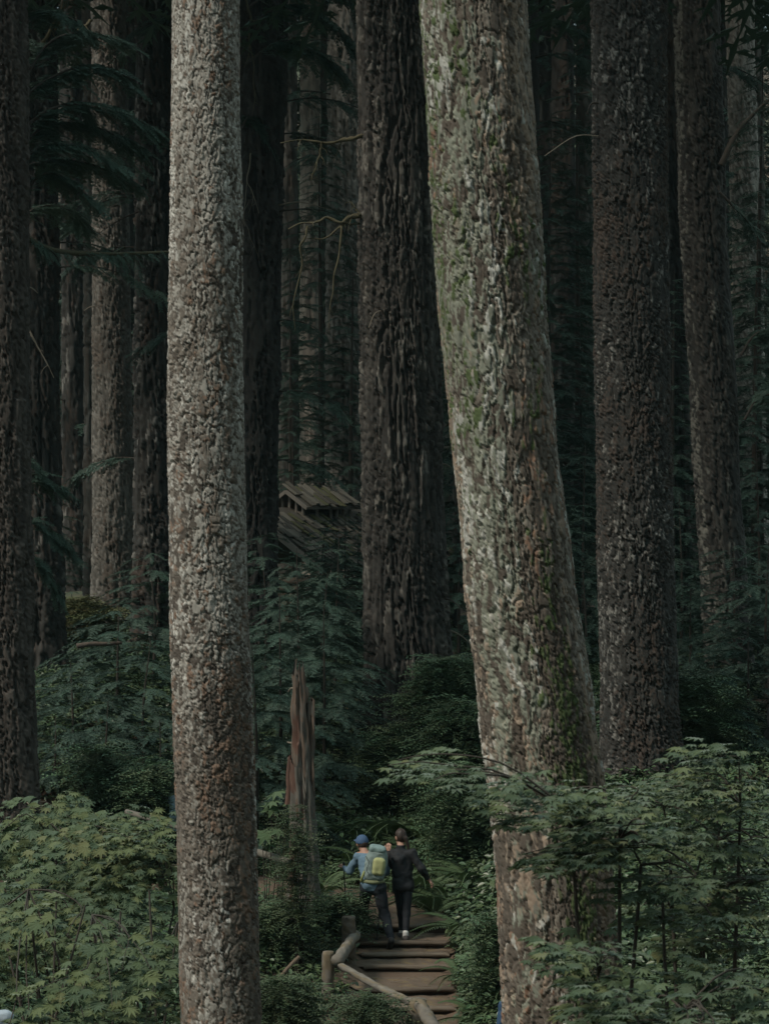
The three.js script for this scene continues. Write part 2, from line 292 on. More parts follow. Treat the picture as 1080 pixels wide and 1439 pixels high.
// rows: [photo y, left edge x, right edge x]; the trunk is carried down to the ground and up beyond the picture
function trunkMesh(o) {
  const { d, rows, B, T, seed = 1 } = o, cell = o.cell, pr = rows.map(([py, a, b]) => ({ y: P(0, py, d).y, x: P((a + b) / 2, py, d).x, r: (b - a) / 2 / F * d })).sort((a, b) => a.y - b.y);
  const top = CAMY + 0.2126 * d + (o.up ?? 20), lo = pr[0], baseX = lo.x, base = H(lo.x, d) - 0.35, hi = pr[pr.length - 1], hi2 = pr[pr.length - 2];
  const at = y => {
    if (y <= lo.y) { const n = pr[1], s = (n.x - lo.x) / (n.y - lo.y); const dx = o.lean ? s * (y - lo.y) : s * (y - lo.y) * .5; return [lo.x + dx, lo.r + (lo.y - y) * 0.008]; }
    if (y >= hi.y) { const s = (hi.x - hi2.x) / (hi.y - hi2.y), q = y - hi.y; return [hi.x + s * q, Math.max(hi.r * 0.25, hi.r * (1 - q / (top - hi.y) * .75))]; }
    for (let i = 1; i < pr.length; i++) if (y <= pr[i].y) { const t = (y - pr[i - 1].y) / (pr[i].y - pr[i - 1].y), s = t * t * (3 - 2 * t) * .5 + t * .5; return [lerp(pr[i - 1].x, pr[i].x, s), lerp(pr[i - 1].r, pr[i].r, s)]; }
  };
  const R0 = pr.reduce((s, p) => s + p.r, 0) / pr.length, C = 2 * Math.PI * R0, yTop = CAMY + 0.2126 * d + 1.0, yLow = Math.max(base, CAMY - 0.2126 * d - .5);
  const ys = []; if (base < yLow - .3) for (let y = base; y < yLow - .1; y += .5) ys.push(y);
  const cv = cell * (o.tall ?? 1.25); for (let y = yLow; y < yTop; y += cv) ys.push(y); for (let y = yTop; y < top; y += 1.2) ys.push(y);
  const nA = Math.round(C / cell * 0.72), pos = [], col = [], idx = [];
  for (const y of ys) {
    const [cx, r] = at(y), flare = 1 + (o.flare ?? .3) * Math.exp(-Math.max(0, y - base - .35) / (o.fl ?? .45)), coarse = y > yTop;
    for (let j = 0; j < nA; j++) {
      const s = j / nA * 2 - 1, th = Math.PI * (.55 * s + .45 * s * s * s); barkAt((th + Math.PI) * R0, y + 20, C, B, T, seed);
      const butt = 1 + (flare - 1) * .9 * Math.sin(th * 5 + seed) * .35, rr = r * flare * butt + (coarse ? 0 : bk[0]);
      pos.push(cx + Math.sin(th) * rr, y, -d + Math.cos(th) * rr - 0); col.push(bk[1], bk[2], bk[3]);
    }
  }
  for (let i = 0; i < ys.length - 1; i++) for (let j = 0; j < nA; j++) { const a = i * nA + j, b = i * nA + (j + 1) % nA; idx.push(a, b, a + nA, b, b + nA, a + nA); }
  return { geo: geoOf(pos, idx, col), base: V(baseX, base + .35, -d), at, top, yTop };
}
const up = V(0, 1, 0);
function crownOf(t, d, r, n, rad, from = 0) { // tiers of drooping boughs above the picture
  const mats = [];
  for (let i = 0; i < n; i++) {
    const f = Math.pow(r(), .8), y = lerp(t.yTop + .6 + from, t.top, f), [cx] = t.at(y), a = r() * 6.283, L = rad * (1 - f * .75) * (.7 + .5 * r()), dir = V(Math.cos(a), -0.12 - r() * .25, Math.sin(a)), st = L * .08 + r() * L * .35;
    mats.push(frame(V(cx + dir.x * st, y + dir.y * st, -d + dir.z * st), dir, up, L, L, L * 1.15));
  }
  return mats;
}
let treeSeed = 10; const STAND = [];
function conifer(o) {
  const t = trunkMesh(o), g = group(o.name || 'conifer_tree', t.base, o.label, 'tree', o.group);
  const mesh = part('trunk', t.geo, M.bark, g); if (o.trunkLabel) mesh.userData.label = o.trunkLabel;
  const r = rng(treeSeed++); if (o.crown !== 0) scatter('crown', sprayFar, crownMat, crownOf(t, o.d, r, o.crown ?? 260, o.rad ?? 5, o.from), g);
  o.t = t; STAND.push([g, o]); return g;
}
const lichen = [.305, .287, .25], paleLichen = [.46, .445, .40], rust = [.235, .105, .060], moss = [.060, .082, .030], tan = [.25, .19, .14], greenLichen = [.205, .212, .165];
const darkBark = [.029, .027, .023], greyBark = [.044, .042, .037], brownBark = [.125, .094, .072];

// --- the two near trunks
const paleTree = conifer({ d: 17, rows: [[-40, 244, 337], [0, 243, 338], [250, 241, 338], [500, 239, 340], [580, 238, 343], [800, 241, 347], [1000, 243, 353], [1200, 249, 359], [1330, 252, 363], [1439, 255, 367], [1600, 256, 372]], B: BARK.scaly, seed: 31, cell: .0066, up: 26, crown: 90, rad: 3.4, from: 13, flare: .25,
  T: tone([.098, .082, .066], [{ c: lichen, f: .8, t: .33, s: 3, plate: .5, fine: .3, top: 1 }, { c: paleLichen, f: 1.6, t: .60, s: 8, plate: .6, fine: .4, top: 1 }, { c: [.15, .128, .104], f: 1.6, t: .62, s: 25, plate: .7, fine: .5, where: (u, v) => v + noise(u * 12, v * 1.3, 4) * 3 < 27.6 ? .09 : -.03 }, { c: [.17, .115, .082], f: 1.3, t: .86, s: 15, plate: .6, fine: .5, where: (u, v) => v + noise(u * 12, v * 1.3, 6) * 3 < 27.6 ? .08 : -.06 }]),
  label: 'straight pale grey trunk with scaly plated bark, beside the vine maple thicket' });
const lowLean = (u, v) => v + noise(u * 14, v * 1.4, 12) * 1.6 < 26.0;
const leanTree = conifer({ d: 16, rows: [[-40, 588, 733], [0, 590, 737], [200, 603, 749], [400, 615, 762], [600, 631, 779], [800, 652, 803], [1000, 676, 832], [1130, 690, 850], [1250, 697, 862], [1439, 709, 876], [1600, 718, 892]], B: { ...BARK.blocky, w: .042, h: .15, a: .018, w2: .020, h2: .055, a2: .006 }, seed: 57, cell: .0078, up: 26, crown: 80, rad: 3.4, from: 13, lean: true, flare: .15,
  T: tone([.105, .085, .066], [{ c: [.20, .172, .138], f: .9, t: .33, s: 6, plate: .5, fine: .3, top: 1, where: (u, v) => lowLean(u, v) ? -.22 : 0 }, { c: greenLichen, f: .8, t: .60, s: 2, st: .35, plate: .45, fine: .4, where: (u, v) => (u < .50 ? .09 : -.09) - (lowLean(u, v) ? .3 : 0) }, { c: [.20, .12, .08], f: 1.1, t: .80, s: 12, plate: .6, fine: .5, st: .45 }, { c: tan, f: 1.0, t: .68, s: 19, plate: .6, fine: .4, st: .4, where: (u, v) => u > .55 ? .07 : -.05 }, { c: [.37, .365, .325], f: 1.4, t: .82, s: 33, plate: .6, fine: .4, where: (u, v) => lowLean(u, v) ? -.12 : 0 }, { c: moss, f: 1.3, t: .62, s: 41, plate: .25, fine: .4, st: .3, where: (u, v) => { const q = Math.abs(u - lerp(.555, .45, sst(28.6, 30.4, v))); return (q < .035 ? .17 : q < .06 ? .04 : -.16) + (v > 27.4 ? .02 : -.16); } }]),
  label: 'thick leaning trunk mottled with green lichen, moss and rusty bark' });

// --- trunks in the middle distance
const dk = (s, g = 0) => tone(darkBark, [{ c: greyBark, f: .9, t: .56 - g, s, plate: .7, fine: .5 }, { c: [.145, .138, .122], f: 1.7, t: .86 - g, s: s + 8, plate: .5, fine: .9, top: 1 }, { c: [.046, .034, .026], f: 1, t: .70, s: s + 3, plate: .5, fine: .4 }]);
const pl = s => tone([.078, .070, .058], [{ c: [.135, .124, .106], f: .8, t: .50, s, plate: .6, fine: .5 }, { c: [.075, .06, .047], f: 1, t: .70, s: s + 3, plate: .5, fine: .4 }]);
const centre = { d: 48, rows: [[-40, 502, 606], [0, 503, 608], [300, 507, 611], [600, 511, 617], [800, 514, 623], [930, 515, 630], [1010, 512, 636], [1060, 508, 642]], B: BARK.deep, seed: 71, cell: .025, tall: 1.4, crown: 120, label: 'massive dark furrowed trunk rising behind the bush and the trail', T: tone([.037, .033, .028], [{ c: [.052, .046, .038], f: .7, t: .55, s: 4, plate: .7, fine: .5 }, { c: [.12, .11, .093], f: 1.7, t: .90, s: 14, plate: .4, fine: .9, top: 1 }]) };
const centreTree = conifer(centre);
const rightDark = { d: 40, rows: [[-40, 831, 933], [0, 832, 934], [400, 836, 937], [700, 840, 942], [1000, 845, 951], [1120, 846, 958], [1180, 844, 962]], B: BARK.blocky, seed: 83, cell: .018, crown: 130, label: 'dark scaly trunk standing upright behind the leaning trunk', T: dk(7, .02) };
const rightDarkTree = conifer(rightDark);
const right5 = { d: 50, rows: [[-40, 946, 1006], [0, 947, 1009], [300, 955, 1018], [600, 972, 1034], [850, 988, 1048], [950, 996, 1056], [1000, 998, 1060]], B: BARK.furrow, seed: 91, cell: .028, lean: true, label: 'slender tilted trunk with side light painted down one edge', T: tone(darkBark, [{ c: [.055, .05, .042], f: .8, t: .54, s: 5, plate: .6, fine: .5 }, { c: [.125, .12, .10], f: 1.3, t: .60, s: 9, plate: .5, fine: .6, st: .3, where: (u) => u > .25 && u < .37 ? .14 : -.4 }]) };  // last coat paints the light on its left edge as a pale strip
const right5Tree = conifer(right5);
const farRight = { d: 68, rows: [[-40, 1019, 1056], [0, 1020, 1057], [470, 1031, 1071], [700, 1036, 1076], [850, 1038, 1080]], B: BARK.furrow, seed: 95, cell: .036, crown: 120, label: 'thin pale grey trunk with a dark limb crossing in front', T: tone([.17, .155, .13], [{ c: [.26, .24, .205], f: .8, t: .50, s: 3, plate: .6, fine: .5 }]) };
conifer(farRight);
const left12 = { d: 38, rows: [[-40, -34, 36], [0, -34, 37], [500, -32, 40], [900, -28, 46], [1130, -26, 54], [1190, -28, 58]], B: BARK.furrow, seed: 101, cell: .022, crown: 130, label: 'reddish brown trunk at the edge of the vine maple thicket', T: tone([.036, .029, .023], [{ c: [.062, .052, .043], f: .8, t: .64, s: 6, plate: .7, fine: .5 }]) };
const left12Tree = conifer(left12);
const left11 = { d: 55, rows: [[-40, 28, 76], [0, 29, 77], [600, 33, 82], [850, 32, 88], [980, 28, 96]], B: BARK.deep, seed: 103, cell: .036, label: 'blackish trunk with flared foot beside the reddish brown trunk', T: dk(9, -.08) };
const left11Tree = conifer(left11);
const left8 = { d: 65, rows: [[-40, 130, 176], [0, 130, 176], [500, 131, 183], [760, 131, 188], [870, 129, 194]], B: BARK.furrow, seed: 107, cell: .034, label: 'sturdy light brown trunk above the low hemlock boughs', T: pl(4) };
const left8Tree = conifer(left8);
conifer({ d: 72, rows: [[-40, 116, 132], [0, 117, 133], [500, 119, 135], [850, 119, 137]], B: BARK.far, seed: 109, cell: .05, label: 'narrow trunk pressed close beside the sturdy light brown trunk', T: pl(8), crown: 120 });
conifer({ d: 78, rows: [[-40, 84, 114], [0, 85, 114], [500, 88, 119], [830, 88, 121]], B: BARK.far, seed: 113, cell: .05, label: 'dusky trunk in the gap between the blackish and the light brown trunks', T: dk(2, -.05), crown: 120 });
const left7 = { d: 58, rows: [[-40, 193, 243], [0, 194, 243], [500, 191, 244], [760, 190, 246], [850, 188, 248]], B: BARK.deep, seed: 127, cell: .034, label: 'dark ridged trunk half hidden behind the straight pale trunk', T: dk(5) };
const left7Tree = conifer(left7);
const mid13 = { d: 56, rows: [[-40, 336, 403], [0, 337, 402], [400, 337, 393], [740, 336, 386], [830, 334, 388]], B: BARK.deep, seed: 131, cell: .036, label: 'very dark trunk in front of the shelter roof', T: tone([.026, .023, .020], [{ c: [.037, .034, .029], f: .6, t: .56, s: 6, plate: .6, fine: .5 }]) };
const mid13Tree = conifer(mid13);
conifer({ d: 82, rows: [[-40, 394, 416], [0, 394, 416], [690, 393, 418], [760, 393, 419]], B: BARK.far, seed: 137, cell: .06, label: 'narrow brown trunk behind the shelter, next to the very dark trunk', T: pl(14), crown: 110 });
conifer({ d: 86, rows: [[-40, 423, 449], [0, 423, 449], [690, 422, 451], [760, 422, 452]], B: BARK.far, seed: 139, cell: .06, label: 'pale brown trunk straight behind the shelter gable', T: tone([.22, .185, .15], [{ c: [.31, .27, .22], f: .6, t: .48, s: 8, plate: .6, fine: .5 }]), crown: 110 });
const back14 = { d: 74, rows: [[-40, 463, 507], [0, 463, 507], [680, 458, 512], [760, 456, 514]], B: BARK.deep, seed: 149, cell: .045, crown: 150, label: 'ridged grey trunk beyond the shelter beside the massive dark trunk', T: tone([.145, .13, .108], [{ c: [.22, .20, .17], f: .8, t: .50, s: 24, plate: .6, fine: .5 }]) };
conifer(back14);
conifer({ d: 62, rows: [[-40, 728, 754], [0, 728, 755], [600, 732, 760], [900, 734, 764]], B: BARK.far, seed: 151, cell: .05, label: 'dark trunk showing along the upper edge of the leaning trunk', T: dk(12, -.08), crown: 130 });
conifer({ d: 72, rows: [[-40, 774, 804], [0, 775, 804], [580, 776, 812], [900, 776, 814]], B: BARK.far, seed: 157, cell: .05, label: 'dark trunk among hemlock boughs between the leaning and scaly trunks', T: dk(15, -.05), crown: 130 });
conifer({ d: 64, rows: [[-40, 930, 955], [0, 930, 955], [600, 936, 966], [900, 938, 970]], B: BARK.far, seed: 163, cell: .05, label: 'dim trunk in the gap before the slender tilted trunk', T: dk(18, -.06), crown: 130 });
{ // trees deeper in the forest and beside the view; all alike
  const r = rng(77), spots = [[60, 105], [112, 98], [178, 92], [268, 100], [300, 84], [412, 112], [455, 104], [520, 96], [590, 90], [648, 78], [700, 98], [765, 88], [822, 104], [862, 82], [915, 92], [985, 84], [1012, 104], [1062, 92], [20, 88], [150, 118], [350, 122], [560, 124], [745, 120], [950, 120], [-40, 70], [-90, 50], [-150, 90], [1130, 58], [1170, 84], [1120, 42]];
  for (const [px, d] of spots) { const w = (0.45 + r() * .4) / d * F, s = (r() - .5) * 14; conifer({ d, rows: [[-40, px - w / 2 + s * .9, px + w / 2 + s], [400, px - w / 2, px + w / 2], [800, px - w * .56, px + w * .56]], B: BARK.far, seed: 200 + d, cell: .085, up: 17, crown: 260, rad: 5.5, ...(px < 0 || px > 1080 ? { label: 'dim conifer standing past the edge of the view', group: 'conifers past the edge of the view' } : px < 250 ? { label: 'dim conifer deep in the forest beyond the light brown trunk', group: 'conifers beyond the light brown trunk' } : px < 600 ? { label: 'dim conifer deep in the forest beyond the shelter', group: 'conifers beyond the shelter' } : px < 840 ? { label: 'dim conifer deep in the forest beyond the leaning trunk', group: 'conifers beyond the leaning trunk' } : { label: 'dim conifer deep in the forest beyond the scaly trunk', group: 'conifers beyond the scaly trunk' }), T: r() < .5 ? dk(d, -.02) : pl(d) }); }
}

{ // unseen full-crowned trees added beside and behind the viewpoint to block the sky's light
  const r = rng(404), bm = std(.09, .075, .06, .95);
  for (const [x, d] of [[9.5, 6], [11, 14], [13, 21], [15, 29], [9, -4], [3, -13], [-6, -17], [13, -12], [17, 8], [20, 22], [-13, -15], [0, -21], [7, -17], [-20, -19], [-2, -27], [10, -24]]) {
    const base = V(x, H(x, d), -d), g = group('conifer_tree', base, 'unseen full-crowned conifer added at the viewpoint to block sky light', 'tree', 'added unseen conifers around the viewpoint'), h = 26 + r() * 6;
    part('trunk', tube([base.clone().add(V(0, -.3, 0)), base.clone().add(V(0, h * .5, 0)), base.clone().add(V(0, h, 0))], .42, .06, 10, 10, .06), bm, g);
    const t = { yTop: base.y + .6, top: base.y + h, at: () => [x] }; scatter('crown', sprayFar, crownMat, crownOf(t, d, r, 260, 4.6), g);
  }
}

// ------------------------------------------------------------------ boughs, dead branches on the named trees
function bough(tree, pts, opt = {}) { // a limb as its own part, with needle sprays hanging from it
  const r = rng(opt.seed ?? 1), c = new THREE.CatmullRomCurve3(pts), L = c.getLength();
  part('branch', tube(pts, opt.r ?? .03, (opt.r ?? .03) * .35, 6, 14, .25, opt.seed ?? 1), opt.mat || M.twig, tree);
  const n = Math.round(L * (opt.n ?? 14) * 1.7), mats = [];
  for (let i = 0; i < n; i++) {
    const t = lerp(opt.from ?? .12, 1, r()), p = c.getPoint(t), T = c.getTangent(t), s = r() < .5 ? -1 : 1, side = V().crossVectors(T, up).multiplyScalar(s), dir = T.clone().multiplyScalar(.5 + r() * .5).addScaledVector(side, .9 * r() + .1).add(V(0, -.05 - r() * (opt.hang ?? .55), 0));
    const l = (opt.len ?? .75) * .66 * (.5 + .9 * r()) * (1.1 - t * .35); mats.push(frame(p.add(V((r() - .5) * .1, (r() - .5) * .12, (r() - .5) * .1)), dir, V((r() - .5) * .5, 1, (r() - .5) * .5 + .2), l));
  }
  if (mats.length) scatter('foliage', sprayNear[(opt.seed ?? 1) % 3], opt.leaf || M.needle, mats, tree);
}
const PP = (d, ...a) => { const o = []; for (let i = 0; i < a.length; i += 3) o.push(P(a[i], a[i + 1], d + a[i + 2])); return o; };
function twigs(tree, lists, mat, r = .02, name = 'dead_branch') { // kinked dead limbs with a few side twigs
  const q = rng(Math.round(lists[0][0].x * 97 + 5000));
  lists.forEach((p, i) => {
    const pts = []; p.forEach((a, k) => { pts.push(a); if (k < p.length - 1) { const l = a.distanceTo(p[k + 1]); pts.push(a.clone().lerp(p[k + 1], .4 + .2 * q()).add(V((q() - .5) * l * .16, (q() - .5) * l * .2, (q() - .5) * l * .2))); } });
    const rr = r * (i ? .55 : 1); part(name, tube(pts, rr, rr * .25, 6, 26, .5, i + 3), mat, tree);
    for (let k = 0; k < 3; k++) { const a = pts[1 + (q() * (pts.length - 2) | 0)], l = .15 + .35 * q(), b = a.clone().add(V((q() - .5) * l, -q() * l, (q() - .3) * l)); part('dead_twig', tube([a, a.clone().lerp(b, .5).add(V((q() - .5) * .06, .03, 0)), b], rr * .35, rr * .12, 4, 6, .3), mat, tree); }
  });
}
{ // broken stubs and dry twigs on the standing trunks
  const r = rng(818);
  for (const [tree, o, n] of [[centreTree, centre, 7], [rightDarkTree, rightDark, 7], [right5Tree, right5, 6], [left12Tree, left12, 5], [left11Tree, left11, 4], [left8Tree, left8, 6], [left7Tree, left7, 5], [mid13Tree, mid13, 5]]) for (let i = 0; i < n; i++) {
    const y = CAMY + (r() * .38 - .12) * o.d, [cx, R] = o.t.at(y), th = (r() - .5) * 3.6, l = .15 + Math.pow(r(), 2) * 1.1, dir = V(Math.sin(th), -.1 - r() * .5, Math.cos(th)), p0 = V(cx + Math.sin(th) * R * .92, y, -o.d + Math.cos(th) * R * .92), p1 = p0.clone().addScaledVector(dir, l * .5).add(V(0, (r() - .3) * l * .2, 0)), p2 = p0.clone().addScaledVector(dir, l).add(V((r() - .5) * l * .4, -r() * l * .4, 0));
    part('branch_stub', tube([p0, p1, p2], .012 + .02 * r(), .005, 5, 8, .3, i), r() < .5 ? M.deadTwig : M.twig, tree);
  }
}
{ // living boughs reaching into the gaps between the farther trunks
  const r = rng(515);
  for (const [tree, o] of STAND) {
    if (o.d < 54 || o.d > 98 || /past the edge/.test(o.label)) continue;
    const n = o.group ? 7 : /light brown|straight behind|thin pale/.test(o.label) ? 4 : 9;
    for (let i = 0; i < n; i++) {
      const y = CAMY + (.02 + r() * .2) * o.d, [cx, R] = o.t.at(y), th = (r() < .5 ? -1 : 1) * (.7 + r() * 1.2), l = 1.3 + r() * 1.6, dir = V(Math.sin(th), 0, Math.cos(th)), p = k => V(cx + dir.x * (R * .8 + l * k), y + l * (.18 * k - .42 * k * k), -o.d + dir.z * (R * .8 + l * k));
      bough(tree, [p(0), p(.35), p(.7), p(1)], { seed: 900 + i + o.d * 3 | 0, len: .95, n: 9, r: .022 });
    }
  }
}
// upper edge, reddish brown trunk
bough(left12Tree, PP(38, 20, 150, .3, 70, 110, .8, 130, 92, 1.2, 190, 112, 1.6), { seed: 2, len: .8, n: 26 });
bough(left12Tree, PP(38, 20, 190, .3, 80, 150, .6, 150, 150, 1, 235, 190, 1.5), { seed: 3, len: .8, n: 24 });
bough(left12Tree, PP(38, 15, 250, .4, 60, 205, .5, 110, 205, .8, 170, 235, 1), { seed: 4, len: .75, n: 26 });
bough(left12Tree, PP(38, 10, 60, .5, 40, 20, .3, 70, 15, .6, 110, 30, .4), { seed: 5, len: .8, n: 26 });
bough(left12Tree, PP(38, 25, 280, .5, 60, 245, .5, 90, 250, .8, 135, 285, 1), { seed: 6, len: .7, n: 26 });
bough(left12Tree, PP(38, 24, 325, .3, 70, 350, .6, 150, 357, .9, 240, 354, 1.1), { seed: 7, len: .42, n: 30, r: .06, hang: 1.2, mat: std(.055, .05, .028, 1) });
bough(left12Tree, PP(38, 10, 690, .7, 45, 668, .9, 75, 680, 1.1, 92, 690, 1.2), { seed: 8, len: .6, n: 34 });
bough(left12Tree, PP(38, 5, 755, .7, 40, 730, .9, 70, 745, 1, 102, 775, 1.2), { seed: 9, len: .65, n: 36 });
bough(left12Tree, PP(38, 5, 800, .7, 40, 780, .9, 65, 800, 1, 85, 835, 1.2), { seed: 10, len: .6, n: 32 });
bough(left12Tree, PP(38, 0, 640, .7, 25, 640, .9, 50, 650, 1, 62, 668, 1.2), { seed: 11, len: .5, n: 30 });
bough(left12Tree, PP(38, 30, 120, .3, 70, 60, .9, 120, 45, 1.6, 180, 60, 2.2), { seed: 22, len: .8, n: 30 });
bough(left12Tree, PP(38, 25, 210, .3, 70, 175, .9, 140, 180, 1.6, 200, 210, 2.2), { seed: 23, len: .7, n: 34 });
bough(left12Tree, PP(38, 30, 235, .6, 90, 225, 1.2, 140, 235, 1.8, 190, 262, 2.2), { seed: 24, len: .7, n: 34 });
bough(left12Tree, PP(38, 22, 310, .6, 60, 290, 1.2, 100, 296, 1.8, 130, 325, 2.2), { seed: 25, len: .6, n: 30 });
bough(left8Tree, PP(63.5, 150, 90, 0, 180, 70, .4, 215, 80, .8, 240, 110, 1), { seed: 26, len: 1, n: 16 });
twigs(left11Tree, [PP(53.5, 60, 60, 0, 72, 40, -.1, 86, 15, -.2, 92, -14, -.2), PP(53.5, 78, 42, -.1, 88, 18, -.2, 98, -10, -.2)], M.mossTwig, .045);
twigs(left8Tree, [PP(64, 128, 28, 0, 112, 40, -.2, 102, 52, -.3)], M.mossTwig, .05);
twigs(left11Tree, [PP(53.8, 36, 455, 0, 56, 492, -.1, 76, 531, -.1)], M.deadTwig, .028);
// massive trunk: two mossy dead limbs with side twigs
twigs(centreTree, [PP(48, 512, 190, -.3, 480, 197, -.4, 445, 199, -.5, 394, 201, -.6), PP(48, 452, 199, -.5, 449, 215, -.5, 458, 235, -.6), PP(48, 450, 218, -.6, 444, 236, -.6, 437, 254, -.6)], M.mossTwig, .045);
twigs(centreTree, [PP(48, 514, 302, -.3, 494, 304, -.4, 480, 313, -.5, 458, 305, -.5, 436, 313, -.6, 405, 322, -.6), PP(48, 492, 310, -.4, 470, 325, -.5, 452, 336, -.5, 426, 336, -.6), PP(48, 432, 318, -.6, 422, 345, -.6, 418, 400, -.6, 415, 465, -.6), PP(48, 480, 318, -.5, 476, 360, -.5, 468, 410, -.6, 462, 460, -.6), PP(48, 506, 302, -.4, 498, 290, -.4, 490, 281, -.4), PP(48, 505, 314, -.3, 492, 316, -.4, 486, 312, -.5)], M.mossTwig, .05);
// very dark trunk: hanging mossy twigs
twigs(mid13Tree, [PP(54.6, 345, -10, 0, 353, 25, 0, 350, 55, -.1, 343, 95, -.1), PP(54.6, 352, 28, 0, 362, 30, 0, 372, 45, 0), PP(54.6, 350, 58, -.1, 357, 95, 0, 358, 130, 0, 353, 168, 0)], M.mossTwig, .03);
twigs(mid13Tree, [PP(54.6, 352, 215, 0, 347, 255, 0, 356, 275, 0, 364, 300, 0), PP(54.6, 347, 256, 0, 343, 310, 0, 352, 335, 0, 364, 362, 0), PP(54.6, 344, 318, 0, 341, 300, 0, 350, 280, 0)], M.deadTwig, .016);
bough(mid13Tree, PP(54, 345, 40, 0, 395, 10, .3, 450, 20, .5, 495, 60, .8), { seed: 12, len: 1.2, n: 20 });
bough(mid13Tree, PP(54, 345, 90, 0, 390, 60, .3, 440, 70, .5, 485, 105, .8), { seed: 13, len: 1.2, n: 20 });
bough(mid13Tree, PP(54, 350, 10, 0, 400, -25, .3, 450, -30, .5, 500, 0, .8), { seed: 17, len: 1.2, n: 20 });
bough(mid13Tree, PP(55, 340, 180, 0, 350, 165, .3, 365, 180, .4, 385, 215, .6), { seed: 14, len: .7, n: 22 });
// slender tilted trunk: dark rising limb
bough(right5Tree, PP(49.3, 1012, 232, 0, 1034, 188, .1, 1058, 160, .2, 1084, 136, .3), { seed: 15, len: .45, n: 16, r: .07, hang: 1, mat: M.stem });
bough(right5Tree, PP(49.3, 1010, 270, 0, 1040, 300, .1, 1060, 320, .2, 1085, 330, .3), { seed: 16, len: .5, n: 16, r: .03 });
bough(right5Tree, PP(49.3, 1040, 500, 0, 1060, 470, .1, 1080, 465, .2, 1110, 480, .3), { seed: 18, len: .9, n: 30 });
bough(right5Tree, PP(49.3, 1045, 590, 0, 1065, 560, .1, 1085, 555, .2, 1110, 570, .3), { seed: 19, len: .9, n: 30 });

// ------------------------------------------------------------------ young hemlocks
function hemlock(px, pyTop, d, opt = {}) {
  const r = rng(opt.seed), X = (px - 540) / F * d, base = H(X, d), top = CAMY + (719.5 - pyTop) / F * d, h = Math.max(1.2, top - base), R = opt.R ?? h * .34;
  const g = group('hemlock_sapling', V(X, base, -d), opt.label, 'tree', opt.grp);
  part('trunk', tube([V(X, base - .2, -d), V(X + (r() - .5) * .1, base + h * .5, -d), V(X + (r() - .5) * .2, base + h, -d)], .02 + h * .008, .006, 7, 10, .1), M.twig, g);
  const mats = [], cols = [], n = Math.round(h * (opt.n ?? 20));
  for (let i = 0; i < n; i++) {
    const f = Math.pow((i + r()) / n, .9), y = base + h * lerp(opt.low ?? .04, .98, f), a = i * 2.4 + r() * .8, L = R * Math.pow(1 - f, .75) * (.75 + r() * .5) + .18, dir = V(Math.cos(a), 0, Math.sin(a));
    const bl = [V(X, y, -d), V(X + dir.x * L * .55, y + L * .10, -d + dir.z * L * .55), V(X + dir.x * L, y + L * (.06 - .16 * r()), -d + dir.z * L)];
    const c = new THREE.QuadraticBezierCurve3(...bl), k = Math.max(3, Math.round(L * 6.5));
    for (let j = 0; j < k; j++) {
      const t = .22 + .72 * (j + r()) / k, p = c.getPoint(t), T = c.getTangent(t), side = V(-dir.z, 0, dir.x).multiplyScalar(j % 2 ? 1 : -1), q = T.clone().multiplyScalar(.6 + .5 * r()).addScaledVector(side, t > .9 ? .1 : .7 * r() + .1).add(V(0, -.04 - .16 * r(), 0));
      const l = (.34 + .34 * r()) * (L < .6 ? .7 : 1); mats.push(frame(p, q, V((r() - .5) * .3, 1, (r() - .6) * .3), l)); const b = .7 + .55 * r(); cols.push(rgb(b * (.95 + .2 * r()), b, b));
    }
  }
  scatter('crown', sprayNear[opt.seed % 3], M.needle, mats, g, cols); return g;
}
